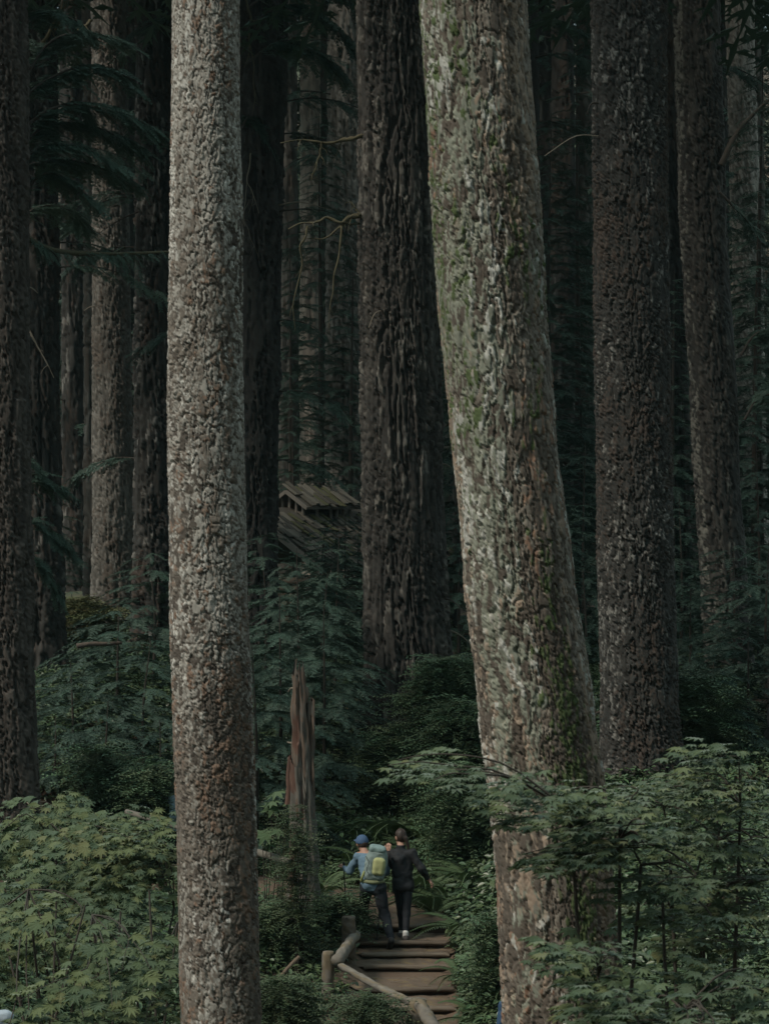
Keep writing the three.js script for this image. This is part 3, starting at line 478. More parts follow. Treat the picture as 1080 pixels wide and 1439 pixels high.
{
  const list = [ // [photo x, photo y of the top, depth, radius]
    [372, 742, 52, 2.0], [420, 770, 47, 2.0], [470, 752, 50, 1.7], [500, 742, 58, 1.2], [395, 835, 44, 1.8], [455, 850, 43.5, 1.5], [360, 905, 41, 1.5], [455, 805, 46.5, .8], [482, 724, 57.5, 1.0], [452, 738, 57, .8],
    [215, 770, 50, 2.1], [165, 845, 46, 1.9], [105, 930, 43, 1.6], [205, 900, 43, 1.8], [150, 985, 41, 1.4], [75, 1010, 40.5, 1.2], [105, 830, 62, 1.5], [232, 690, 66, 1.6], [230, 1010, 40.5, 1.2],
    [645, 700, 56, 1.3], [640, 560, 66, 1.6], [770, 560, 58, 1.4], [815, 480, 64, 1.6], [790, 700, 52, 1.4], [825, 800, 47, 1.1], [800, 270, 76, 2.0], [762, 330, 80, 2], [820, 620, 56, 1.2],
    [960, 520, 62, 1.5], [955, 700, 54, 1.2], [970, 820, 48, 1.2], [1065, 640, 52, 1.5], [1030, 760, 47, 1.5], [1078, 760, 44, 1.5], [965, 905, 44, 1.1], [1050, 880, 42, 1.4], [1000, 930, 42.5, 1.1], [945, 230, 80, 1.8], [1075, 330, 72, 1.8], [1070, 480, 60, 1.4],
    [812, 60, 66, 2.4], [770, 150, 60, 1.8], [408, 330, 70, 1.5], [452, 150, 72, 1.9], [492, 330, 70, 1.2], [944, 380, 58, 1.1], [1068, 60, 62, 2.0], [1060, 250, 58, 1.5], [640, 380, 64, 1.3], [410, 560, 66, 1.0], [445, 180, 92, 2.4], [430, 360, 96, 2.4], [485, 420, 90, 2.0], [380, 300, 88, 2], [110, 560, 88, 2], [185, 420, 84, 2], [60, 640, 70, 1.4], [280, 600, 75, 2]];
  const where = (x, y, d) => d > 68 ? ['far young hemlock between dim trunks deep in the forest', 'young hemlocks deep in the forest'] : x < 135 ? ['young hemlock between the reddish brown and the light brown trunks', 'young hemlocks by the reddish brown trunk']
    : x < 260 ? ['young hemlock with layered boughs close behind the straight pale trunk', 'young hemlocks behind the pale trunk'] : x < 385 ? ['young hemlock at the foot of the very dark trunk', 'young hemlocks by the very dark trunk'] : x < 515 ? (y < 720 ? ['tall thin hemlock behind the shelter roof', 'thin hemlocks behind the shelter'] : y < 800 ? ['young hemlock covering the lower edge of the shelter roof', 'young hemlocks against the shelter roof'] : ['low hemlock behind the broken snag', 'low hemlocks behind the snag'])
    : x < 700 ? ['young hemlock in the gap between the massive and leaning trunks', 'young hemlocks beside the massive trunk'] : x < 838 ? ['young hemlock between the leaning and scaly trunks', 'young hemlocks between leaning and scaly trunks'] : x < 1005 ? ['young hemlock between the scaly and the slender tilted trunks', 'young hemlocks before the slender tilted trunk'] : ['young hemlock under the dark limb beyond the slender tilted trunk', 'young hemlocks past the slender tilted trunk'];
  list.forEach(([x, y, d, R], i) => { const [label, grp] = where(x, y, d); hemlock(x, y, d, { seed: 300 + i, R, low: d > 70 ? .12 : .03, n: d > 60 ? 10 : 16, label, grp }); });
}
{ // dark wall of far conifer foliage that nobody could count
  const r = rng(909), mats = [];
  for (let i = 0; i < 13000; i++) {
    const d = 100 + r() * 55, X = (r() - .5) * d * .62, y0 = H(X, d), y = y0 + r() * 36, a = r() * 6.283; const l = 2.2 + r() * 2.4;
    mats.push(frame(V(X, y, -d), V(Math.cos(a), -.25 - r() * .3, Math.sin(a)), V((r() - .5) * .4, 1, (r() - .5) * .4), l));
  }
  const o = scatter('far_forest', sprayFar, M.needle, mats); tag(o, 'dark mass of far conifer foliage closing the forest', 'foliage');
}

// ------------------------------------------------------------------ undergrowth
{
  const r = rng(41), by = [[], [], []], cols = [[], [], []];
  const put = (x, d, s) => { const k = r() * 3 | 0, y = H(x, d) - .03, a = r() * 6.283, slope = V(H(x - .2, d) - H(x + .2, d), .4, (H(x, d - .2) - H(x, d + .2)) * -1).normalize(); by[k].push(frame(V(x, y, -d), V(Math.cos(a), 0, Math.sin(a)), slope, s, s * (.8 + .5 * r()), s)); const b = .7 + .6 * r(); cols[k].push(rgb(b * (.9 + .35 * r()), b, b * (.8 + .2 * r()))); };
  for (let i = 0; i < 30000; i++) {
    const d = 27 + Math.pow(r(), 1.25) * 36, x = (r() - .5) * d * .36, q = trail(x, d)[0], bare = fbm(x * .55 + 3, d * .55, 77);
    if (q < 0.92 + (noise(x * 3, d * 3, 4) - .5) * .3) continue; if (bare < .36 && r() < .75) continue;
    if (x > -2.3 && x < -.3 && d > 32 && d < 35.2 && r() < .6) continue;
    put(x, d, .7 + .8 * r());
  }
  for (let i = 0; i < 5200; i++) { const d = 30 + r() * 13, x = 1.3 + Math.pow(r(), 1.4) * 3; if (trail(x, d)[0] > 1.0) put(x, d, .8 + .9 * r()); }  // bank beside the steps
  by.forEach((m, k) => { const o = scatter(['undergrowth', 'undergrowth_001', 'undergrowth_002'][k], salalClumps[k], M.salal, m, null, cols[k]); tag(o, 'low leafy evergreen undergrowth carpeting the forest floor', 'undergrowth', 'undergrowth on the forest floor'); });
}
{ // fallen twigs and needles on the trail and the slope
  const r = rng(2024), mats = [], cols = [], stick = tube([V(0, 0, 0), V(.4, .02, .03), V(.7, 0, -.04), V(1, .03, 0)], .03, .012, 4, 5, .2);
  for (let i = 0; i < 2600; i++) { const d = 31.6 + r() * 10, x = -3 + r() * 5; const q = trail(x, d)[0]; let y = H(x, d); if (d < 36.7 && q < .75) { let h = STEPS[STEPS.length - 1][1]; for (const [sd, sh] of STEPS) if (d >= sd) { h = sh; break; } y = CAMY + h + .012; } const a = r() * 6.283, l = .03 + Math.pow(r(), 3) * .22; mats.push(frame(V(x, y + .01, -d), V(Math.cos(a), (r() - .5) * .3, Math.sin(a)), up, l, .25 * l + .03, .25 * l + .03)); const b = .5 + r(); cols.push(rgb(b, b * .9, b * .8)); }
  tag(scatter('forest_litter', stick, std(.14, .10, .065, 1), mats, null, cols), 'fallen twigs and needles scattered over the trail and slope', 'litter');
}
function bush(px, pyTop, d, R, n, seed, label, mat = M.huckle, sc = 1) { // twiggy shrub of small leaves
  const r = rng(seed), X = (px - 540) / F * d, base = H(X, d), h = CAMY + (719.5 - pyTop) / F * d - base, g = group('leafy_bush', V(X, base, -d), label, 'bush');
  const mats = [], cols = [], tips = [];
  for (let i = 0; i < 12; i++) { const a = r() * 6.283, q = R * (.3 + .6 * r()), tip = V(X + Math.cos(a) * q, base + h * (.55 + .4 * r()), -d + Math.sin(a) * q); tips.push(tip); part('stem', tube([V(X + Math.cos(a) * .1, base - .1, -d + Math.sin(a) * .1), V(lerp(X, tip.x, .35), lerp(base, tip.y, .6), lerp(-d, tip.z, .35)), tip], .016, .005, 5, 8, .2), M.stem, g); }
  for (let i = 0; i < n; i++) {
    const a = r() * 6.283, v = Math.pow(r(), .6), lob = .35 + 1.05 * noise(a * 2.1 + 9, v * 6, seed), rr = R * Math.sqrt(1 - Math.pow(Math.max(0, v - .35) / .65, 2)) * lob * Math.pow(r(), .3), dir = V(Math.cos(a), -.1 + r() * .35, Math.sin(a)); const s = (.7 + .7 * r()) * sc;
    mats.push(frame(V(X + Math.cos(a) * (rr - .2), base + v * h * (.85 + .2 * lob), -d + Math.sin(a) * (rr - .2)), dir, V((r() - .5) * .6, 1, (r() - .5) * .6), s)); const b = .72 + .6 * r(); cols.push(rgb(b * (.85 + .45 * r()), b, b * .9));
  }
  scatter('foliage', huckleTwigs[seed % 3], mat, mats, g, cols); return g;
}
bush(626, 942, 43.5, .9, 760, 1, 'tall huckleberry bush against the foot of the massive dark trunk');
bush(650, 1000, 42, .8, 560, 2, 'dense bush between the massive trunk and the leaning trunk');
bush(552, 1028, 43, .5, 300, 3, 'small bush at the foot of the massive trunk above the ferns');
bush(650, 1090, 39.5, .55, 340, 4, 'dark rounded bush on the bank above the woman in black');
bush(418, 1160, 34.8, .34, 190, 5, 'leafy shoots growing up the foot of the broken snag', M.maple[1], .7);
bush(478, 1268, 36.2, .28, 130, 6, 'leafy bush behind the upper fence post');
bush(392, 1275, 35.2, .45, 300, 7, 'low bush between the pale trunk and the snag', M.huckle, .8);
bush(392, 1385, 32, .5, 330, 8, 'pale green bush in front of the lower fence post', M.maple[1], .8);
bush(516, 1410, 31.3, .42, 230, 9, 'pale green bush under the sloping fence rail', M.maple[1], .8);
bush(708, 1300, 33, .42, 300, 10, 'bush on the bank beside the leaning trunk', M.huckle, .9);
bush(140, 1062, 39.5, .6, 260, 11, 'dim bush behind the vine maple thicket');
bush(212, 1075, 38.8, .5, 240, 12, 'dim bush beside the fallen pole, next to the pale trunk');
bush(960, 960, 41, .9, 460, 13, 'dim bush at the foot of the slender tilted trunk');
bush(110, 850, 60, 1.1, 420, 14, 'yellowish bush at the foot of the light brown trunk', std(.085, .10, .04, .7), 1.2);

function fern(px, py, d, L, n, seed) {
  const r = rng(seed), X = (px - 540) / F * d, [label, grp] = px > 640 ? ['sword fern on the bank beside the leaning trunk', 'ferns on the bank'] : px > 515 ? ['sword fern with arching fronds above the two hikers', 'ferns above the hikers'] : px > 300 ? ['small sword fern near the broken snag', 'ferns near the snag'] : ['sword fern in the dim hollow behind the vine maple thicket', 'ferns behind the thicket'], g = group('sword_fern', V(X, H(X, d), -d), label, 'fern', grp);
  for (let i = 0; i < n; i++) { const a = i / n * 6.283 + r() * .5, l = L * (.75 + .45 * r()), m = shadows(new THREE.Mesh(fronds[i % 3], M.fern)); m.name = 'frond'; m.applyMatrix4(frame(V(0, .02, 0), V(Math.cos(a), .05 + r() * .35, Math.sin(a)), up, l, l, l * 1.0)); g.add(m); }
}
[[590, 0, 38.6, 1.15, 13], [560, 0, 39.3, 1.1, 12], [525, 0, 40, 1, 11], [630, 0, 38, 1, 11], [665, 0, 36, 1, 11], [655, 0, 34.3, .8, 10], [480, 0, 40.5, .9, 10], [450, 0, 38, .8, 10], [390, 0, 36.5, .9, 11], [680, 0, 32.5, .8, 10], [600, 0, 40.5, 1.3, 13], [640, 0, 41, 1.2, 12], [575, 0, 41.5, 1.2, 12], [540, 0, 41.8, 1.1, 12], [670, 0, 38.5, 1.1, 12], [610, 0, 37.4, .9, 11], [500, 0, 41.5, 1, 11], [120, 0, 39, 1, 11], [180, 0, 39.6, 1, 11], [215, 0, 40, 1, 11]].forEach(([x, , d, L, n], i) => fern(x, 0, d, L, n, 600 + i));

// ------------------------------------------------------------------ vine maples
function vineMaple(base, sprays, label, seed, opt = {}) {
  const r = rng(seed), g = group('vine_maple', base, label, 'shrub'), leaves = [];
  const hubs = opt.hubs; // points where stems fork
  hubs.forEach((h, i) => part('stem', tube([base.clone().add(V((r() - .5) * .4, -.15, (r() - .5) * .3)), base.clone().lerp(h, .5).add(V((r() - .5) * .3, .1, (r() - .5) * .3)), h], .017, .009, 6, 12, .15, i), M.stem, g));
  for (const s of sprays) {
    const hub = hubs.reduce((a, b) => a.distanceTo(s.a) < b.distanceTo(s.a) ? a : b);
    if (r() < .4) part('branch', tube([hub, hub.clone().lerp(s.a, .6).add(V(0, .06, 0)), s.a, s.a.clone().lerp(s.b, .6).add(V(0, .02, 0)), s.b], .007, .0025, 4, 10, .15), M.stem, g);
    const T = s.b.clone().sub(s.a), L = T.length(); T.normalize(); const nrm = (s.n || V(0, 1, .25)).clone().normalize(), side = V().crossVectors(T, nrm).normalize(), n = s.k || 30;
    for (let i = 0; i < n; i++) {
      const t = (i + r()) / n, q = i % 2 ? 1 : -1, w = s.w * (1.05 - t * .75) * Math.pow(r(), .7), p = s.a.clone().lerp(s.b, t).addScaledVector(side, q * w).addScaledVector(nrm, (r() - .5) * .05 - w * w * .18).add(V(0, -t * t * .06 * L, 0));
      const dir = T.clone().multiplyScalar(.5 + .5 * r()).addScaledVector(side, q * (.3 + .9 * r())), nn = nrm.clone().add(V((r() - .5) * (opt.jit ?? .55), 0, (r() - .5) * (opt.jit ?? .55))), l = (opt.leaf ?? .085) * (.45 + .9 * r());
      leaves.push({ m: frame(p, dir, nn, l), p, k: r() * 3 | 0, c: r() < .55 ? (s.c ?? 0) : r() < .06 ? 4 : r() * 4 | 0 });
    }
  }
  const inFrame = q => { const d = -q.p.z, x = 540 + q.p.x / d * F, y = 719.5 - (q.p.y - CAMY) / d * F; return x > -20 && x < 1100 && y > 900 && y < 1450; };
  leaves.sort((a, b) => (inFrame(b) - inFrame(a)) || (b.p.z - a.p.z));
  const inv = new THREE.Matrix4().makeTranslation(-base.x, -base.y, -base.z), rest = [[], [], [], [], []];
  leaves.forEach((l, i) => {
    if (i < 300) { const m = shadows(new THREE.Mesh(mapleLeaves[l.k], M.maple[l.c])); m.name = 'leaf'; m.applyMatrix4(l.m.clone().premultiply(inv)); g.add(m); } else rest[l.c].push(l.m);
  });
  rest.forEach((m, k) => { if (m.length) scatter('foliage', mapleLeaves[k % 3], M.maple[k], m, g); });
  return g;
}
{ // the thicket beside the pale trunk: a bank of layered sprays leaning towards the light
  const r = rng(51), topY = x => x < 70 ? lerp(1150, 1112, x / 70) : x < 130 ? lerp(1112, 1108, (x - 70) / 60) : lerp(1110, 1168, (x - 130) / 120);
  const cents = [[30, 22.2, 'vine maple at the edge of the thicket under the reddish brown trunk'], [105, 21.6, 'tallest vine maple of the thicket with yellowish top leaves'], [185, 20.8, 'vine maple of the thicket reaching over to the pale trunk'], [60, 19, 'low vine maple in front of the taller ones of the thicket'], [190, 18.6, 'low vine maple crowding the foot of the pale trunk']];
  cents.forEach(([cx, dC, label], k) => {
    const X = (cx - 540) / F * dC, base = V(X, H(X, dC), -dC), sprays = [], low = k > 2;
    for (let i = 0; i < (low ? 34 : 62); i++) {
      const px = cx + (r() - .5) * 170, top = topY(clamp(px, 0, 250)), f = Math.floor(Math.pow(r(), .85) * 6) / 6 + (r() - .5) * .05, py = low ? 1275 + Math.floor(r() * 5) * 42 + (r() - .5) * 12 + (px - cx) * .06 : top + 12 + f * 235, d = dC - (py - 1150) / 300 * 1.6 + (r() - .5) * 1.2;
      if (px > 258 - (py > 1290 ? 12 : 0) || noise(px / 42 + 3, py / 24, 91) < (py > 1250 ? .47 : .37)) continue;
      const a = P(px, py, d), az = r() * 6.283, l = .35 + r() * .35, b = a.clone().add(V(Math.cos(az) * l, -.10 - r() * .12, Math.abs(Math.sin(az)) * l * .9 - .08));
      sprays.push({ a, b, w: .24 + r() * .14, k: 25, n: V((r() - .5) * .3, 1, .16 + r() * .3), c: noise(px / 60, py / 40, 17) > .66 ? (r() < .5 ? 4 : 2) : r() < .3 ? 1 : r() < .35 ? 2 : 0 });
    }
    vineMaple(base, sprays, label, 700 + k, { hubs: [0, 1, 2, 3].map(i => P(cx + (i - 1.5) * 40, 1250 + r() * 60, dC + (r() - .5))), jit: .6, leaf: .105 });
  });
}
{ // the one with long level sprays that crosses in front of the leaning trunk
  const r = rng(52), mk = (k, rows, dC, label, baseX, hubs, seed) => {
    const X = (baseX - 540) / F * dC, base = V(X, H(X, dC), -dC), sprays = [];
    for (const [x0, x1, y0, y1, n, dd] of rows) for (let i = 0; i < n; i++) {
      const t = r(), px = lerp(x0, x1, t), py = lerp(y0, y1, t) + (r() - .5) * 26, d = dC + (dd || 0) + (r() - .5) * 1.2, a = P(px, py, d), l = .2 + r() * .2, az = Math.PI + (r() - .5) * 2.6;
      sprays.push({ a, b: a.clone().add(V(Math.cos(az) * l, -.03 + (r() - .5) * .08, Math.sin(az) * l)), w: .17 + r() * .11, k: 17, n: V((r() - .5) * .22, 1, .10 + (r() - .5) * .22), c: r() < .5 ? 1 : r() < .3 ? 3 : r() < .15 ? 2 : 0 });
    }
    vineMaple(base, sprays, label, seed, { hubs, jit: .42, leaf: .088 });
  };
  mk(0, [[635, 740, 1070, 1092, 6], [720, 900, 1098, 1122, 14], [750, 880, 1138, 1146, 6], [770, 880, 1196, 1206, 6], [830, 980, 1152, 1160, 7], [790, 960, 1188, 1198, 8], [880, 990, 1232, 1242, 6], [910, 1000, 1275, 1290, 6, .8]], 12.6, 'vine maple spreading level sprays across the leaning trunk', 900, [P(900, 1215, 12.8), P(870, 1180, 12.6), P(800, 1140, 12.6), P(930, 1260, 13)], 801);
  mk(1, [[1010, 1090, 1056, 1060, 5], [960, 1090, 1098, 1100, 9], [900, 1090, 1140, 1132, 13], [930, 1090, 1186, 1178, 12], [950, 1090, 1230, 1232, 11], [970, 1090, 1278, 1280, 10], [960, 1090, 1322, 1330, 9]], 14, 'vine maple thicket with forked dark stems below the slender tilted trunk', 985, [P(985, 1290, 14), P(940, 1200, 14), P(1010, 1180, 14.2), P(1040, 1130, 14)], 802);
  mk(2, [[805, 880, 1330, 1345, 8], [835, 900, 1378, 1388, 4], [840, 990, 1412, 1428, 11], [880, 1010, 1450, 1445, 8], [1030, 1100, 1350, 1430, 12, 1]], 11.6, 'low vine maple sprays at the foot of the leaning trunk', 900, [P(880, 1400, 11.8), P(840, 1370, 11.8), P(960, 1420, 11.8)], 803);
}
function club(px, py, d, leaves, label, seed) { // big-leaved plant on thin stalks
  const r = rng(seed), X = (px - 540) / F * d, base = V(X, H(X, d), -d), g = group('broadleaf_plant', base, label, 'plant');
  for (const [lx, ly, size, tilt] of leaves) {
    const p = P(lx, ly, d + (r() - .5) * .4), m = shadows(new THREE.Mesh(clubLeaf, M.club)); m.name = 'leaf'; const az = r() * 6.283, mm = frame(p, V(Math.cos(az), -.1, Math.abs(Math.sin(az)) * .6 + .2), V((r() - .5) * .3, 1, tilt), size); m.applyMatrix4(mm.premultiply(new THREE.Matrix4().makeTranslation(-base.x, -base.y, -base.z))); g.add(m);
    part('stalk', tube([base.clone().add(V(0, -.05, 0)), base.clone().lerp(p, .6).add(V(0, .15, 0)), p], .010, .005, 5, 8), M.stem, g);
  }
}
club(930, 1380, 14.5, [[905, 1375, .34, .5], [955, 1372, .36, .45], [990, 1395, .3, .4], [880, 1410, .34, .5], [930, 1405, .28, .5]], 'broad dull green leaves in the shade under the vine maple', 61);
club(395, 1120, 36.8, [[385, 1112, .34, .9], [400, 1122, .36, .8], [405, 1106, .28, .9], [392, 1134, .34, .9], [378, 1126, .26, .9]], 'bright broad leaves beside the middle of the snag', 62);
club(375, 1175, 35.5, [[368, 1168, .28, .6], [382, 1172, .36, .6], [397, 1166, .3, .7], [374, 1182, .26, .6], [408, 1176, .26, .6]], 'bright broad leaves just above the fallen pale log', 63);

// ------------------------------------------------------------------ snag, logs, rock
{
  const d = 36.4, g = group('tree_snag', V(P(427, 0, d).x, H(P(427, 0, d).x, d), -d), 'broken dead snag with splintered top and rusty red wood', 'tree');
  const c0 = P(427, 1270, d), r = rng(5), mk = (rows, jag, colf, seed, na = 40, cell = .02) => { // rows bottom to top [photo y, left, right]
    const pr = rows.map(([py, a, b]) => [P(0, py, d).y, P((a + b) / 2, py, d).x, (b - a) / 2 / F * d]), y0 = pr[0][0], y1 = pr[pr.length - 1][0], n = Math.round((y1 - y0) / cell), pos = [], col = [], idx = [];
    for (let i = 0; i <= n; i++) for (let j = 0; j < na; j++) {
      const th = j / na * 6.2832, yTop = y1 - jag * Math.pow(noise(j * .55, 3, seed, Math.round(na * .55)), 1.5), y = lerp(y0, yTop, i / n); let k = 1; while (k < pr.length - 1 && y > pr[k][0]) k++;
      const t = clamp((y - pr[k - 1][0]) / (pr[k][0] - pr[k - 1][0])), cx = lerp(pr[k - 1][1], pr[k][1], t), R = lerp(pr[k - 1][2], pr[k][2], t), rel = (noise(j * .8, y * 1.2, seed, Math.round(na * .8)) - .5) * .06 + (noise(j * 1.9, y * 3, seed + 2) - .5) * .045 + (noise(j * 5.3, y * 4, seed + 3) - .5) * .05 - (noise(j * 2.7, y * .8, seed + 9) > .72 ? .035 : 0);
      pos.push(cx + Math.sin(th) * (R + rel), y, -d + Math.cos(th) * (R * .85 + rel)); const c = colf(th, y, noise(j * 1.7, y * 3, seed + 5) * .6 + noise(j * 4.1, y * 14, seed + 6) * .4); col.push(...c);
    }
    for (let i = 0; i < n; i++) for (let j = 0; j < na; j++) { const a = i * na + j, b = i * na + (j + 1) % na; idx.push(a, b, a + na, b, b + na, a + na); }
    return geoOf(pos, idx, col);
  };
  const mat = new THREE.MeshStandardMaterial({ vertexColors: true, roughness: .95, side: THREE.DoubleSide });
  const grey = k => [.065 + .11 * k, .06 + .095 * k, .05 + .078 * k], red = k => [.05 + .11 * k, .031 + .052 * k, .024 + .034 * k], brown = k => [.05 + .12 * k, .038 + .08 * k, .03 + .055 * k];
  part('trunk', mk([[1310, 398, 458], [1270, 403, 451], [1230, 406, 446], [1150, 409, 443], [1090, 407, 440], [1062, 406, 439]], .5, (th, y, k) => { const a = Math.atan2(Math.sin(th + .95), Math.cos(th + .95)), m = noise(th * 2, y * 1.6, 8); return Math.abs(a) < .34 && m > .45 ? red(k) : k > .82 ? brown(k) : grey(k); }, 3), mat, g);
  part('broken_spire', mk([[1150, 409, 440], [1060, 410, 436], [990, 411, 431], [950, 412, 428], [921, 416, 425]], .42, (th, y, k) => { const a = Math.atan2(Math.sin(th + .5), Math.cos(th + .5)), m = fbm(th * 1.6, y * 2.2, 9); return (y < P(0, 985, d).y ? m > .56 : m > .74) && Math.abs(a) < .8 ? red(k) : k > .42 ? brown(k) : grey(k * .7); }, 4, 30), mat, g);
  part('splinter', mk([[1120, 428, 441], [1050, 430, 441], [1000, 431, 441], [978, 433, 440]], .16, (th, y, k) => k > .45 ? brown(k) : grey(k), 6, 18), mat, g);
  part('splinter', mk([[1130, 402, 412], [1080, 404, 411], [1060, 405, 409]], .12, (th, y, k) => red(k), 7, 12), mat, g);
  for (const [x0, y0, x1, y1] of [[413, 1045, 404, 1043], [414, 968, 405, 972], [410, 1150, 405, 1150]]) part('branch_stub', tube(PP(d, x0, y0, .25, (x0 + x1) / 2, y0 - 1, .35, x1, y1, .45), .018, .010, 6, 6), M.deadTwig, g);
}
function log(name, a, b, r0, r1, mat, label, category = 'log', grp) { const g = group(name, a.clone().lerp(b, .5), label, category, grp); const q = tube([a, a.clone().lerp(b, .33).add(V(0, .02, 0)), a.clone().lerp(b, .66), b], r0, r1, 12, 40, .12, 4); q.translate(-g.position.x, -g.position.y, -g.position.z); const m = shadows(new THREE.Mesh(q, mat)); m.name = 'log_body'; g.add(m); return g; }
{
  const a = P(178, 1141, 37.3), b = P(408, 1212, 35.2);
  const fl1 = log('fallen_log', a, b, .045, .055, std(.15, .135, .11, .95), 'thin pale fallen log lying behind the straight pale trunk'); part('branch_stub', tube([a.clone().lerp(b, .9), a.clone().lerp(b, .9).add(V(.06, .2, .05))], .014, .006, 5, 4), M.deadTwig, fl1);
  log('dead_stick', P(108, 908, 45), P(172, 903, 45.2), .05, .03, std(.085, .065, .05, .95), 'dead stick lying across the low hemlock boughs', 'branch');
  log('leaning_stick', P(420, 1345, 33), P(369, 1402, 32.4), .028, .02, std(.13, .09, .06, .95), 'short stick leaning on the slope by the lower fence post', 'branch');
  const rr = new THREE.IcosahedronGeometry(1, 5), p = rr.attributes.position, cp = P(672, 1450, 31); // mossy boulder
  for (let i = 0; i < p.count; i++) { const v = V().fromBufferAttribute(p, i), k = 1 + (noise3(v.x * 1.5 + 4, v.y * 1.5, v.z * 1.5 + 9, 2) - .5) * .55 + (noise3(v.x * 5, v.y * 5, v.z * 5, 4) - .5) * .14; p.setXYZ(i, v.x * .36 * k + v.y * .12, v.y * .42 * k, v.z * .36 * k); }
  rr.computeVertexNormals(); const rock = shadows(new THREE.Mesh(rr, std(.085, .072, .058, .95))); rock.name = 'rock'; rock.position.set(cp.x, H(cp.x, 31) + .12, -31); tag(rock, 'brown boulder at the foot of the trailside bank', 'rock'); scene.add(rock);
}
{ // post and rail log fence along the steps
  const g = group('log_fence', P(461, 1412, 33.6), 'rustic fence of log posts and rails along the steps', 'fence'); g.position.y = H(g.position.x, 33.6);
  const w = [[.135, .117, .094], [.148, .132, .108], [.105, .085, .066]], wm = new THREE.MeshStandardMaterial({ vertexColors: true, roughness: .92, side: THREE.DoubleSide });
  const post = (px, pyT, pyB, d, r, m) => { const a = P(px, pyB, d), b = P(px, pyT, d); part('post', grain(tube([a.clone().add(V(0, -.3, 0)), a, a.clone().lerp(b, .5), b], r, r * .94, 12, 30, .16, px), m, px), wm, g); };
  post(490, 1288, 1345, 35.3, .105, w[2]); post(461, 1337, 1425, 33.6, .088, w[0]); post(585, 1404, 1500, 31.6, .135, w[1]);
  part('rail', grain(tube(PP(0, 500, 1313, 35.5, 488, 1330, 34.6, 474, 1350, 33.4), .075, .085, 12, 26, .18, 3), w[1], 3), wm, g);
  part('rail', grain(tube(PP(0, 474, 1354, 33.5, 510, 1375, 32.9, 545, 1394, 32.3, 588, 1413, 31.75), .046, .056, 12, 36, .2, 5), w[1], 7), wm, g);
  part('rail', grain(tube(PP(0, 590, 1412, 31.5, 603, 1434, 30.6, 618, 1462, 29.6), .085, .09, 12, 26, .14, 6), w[0], 9), wm, g);
}

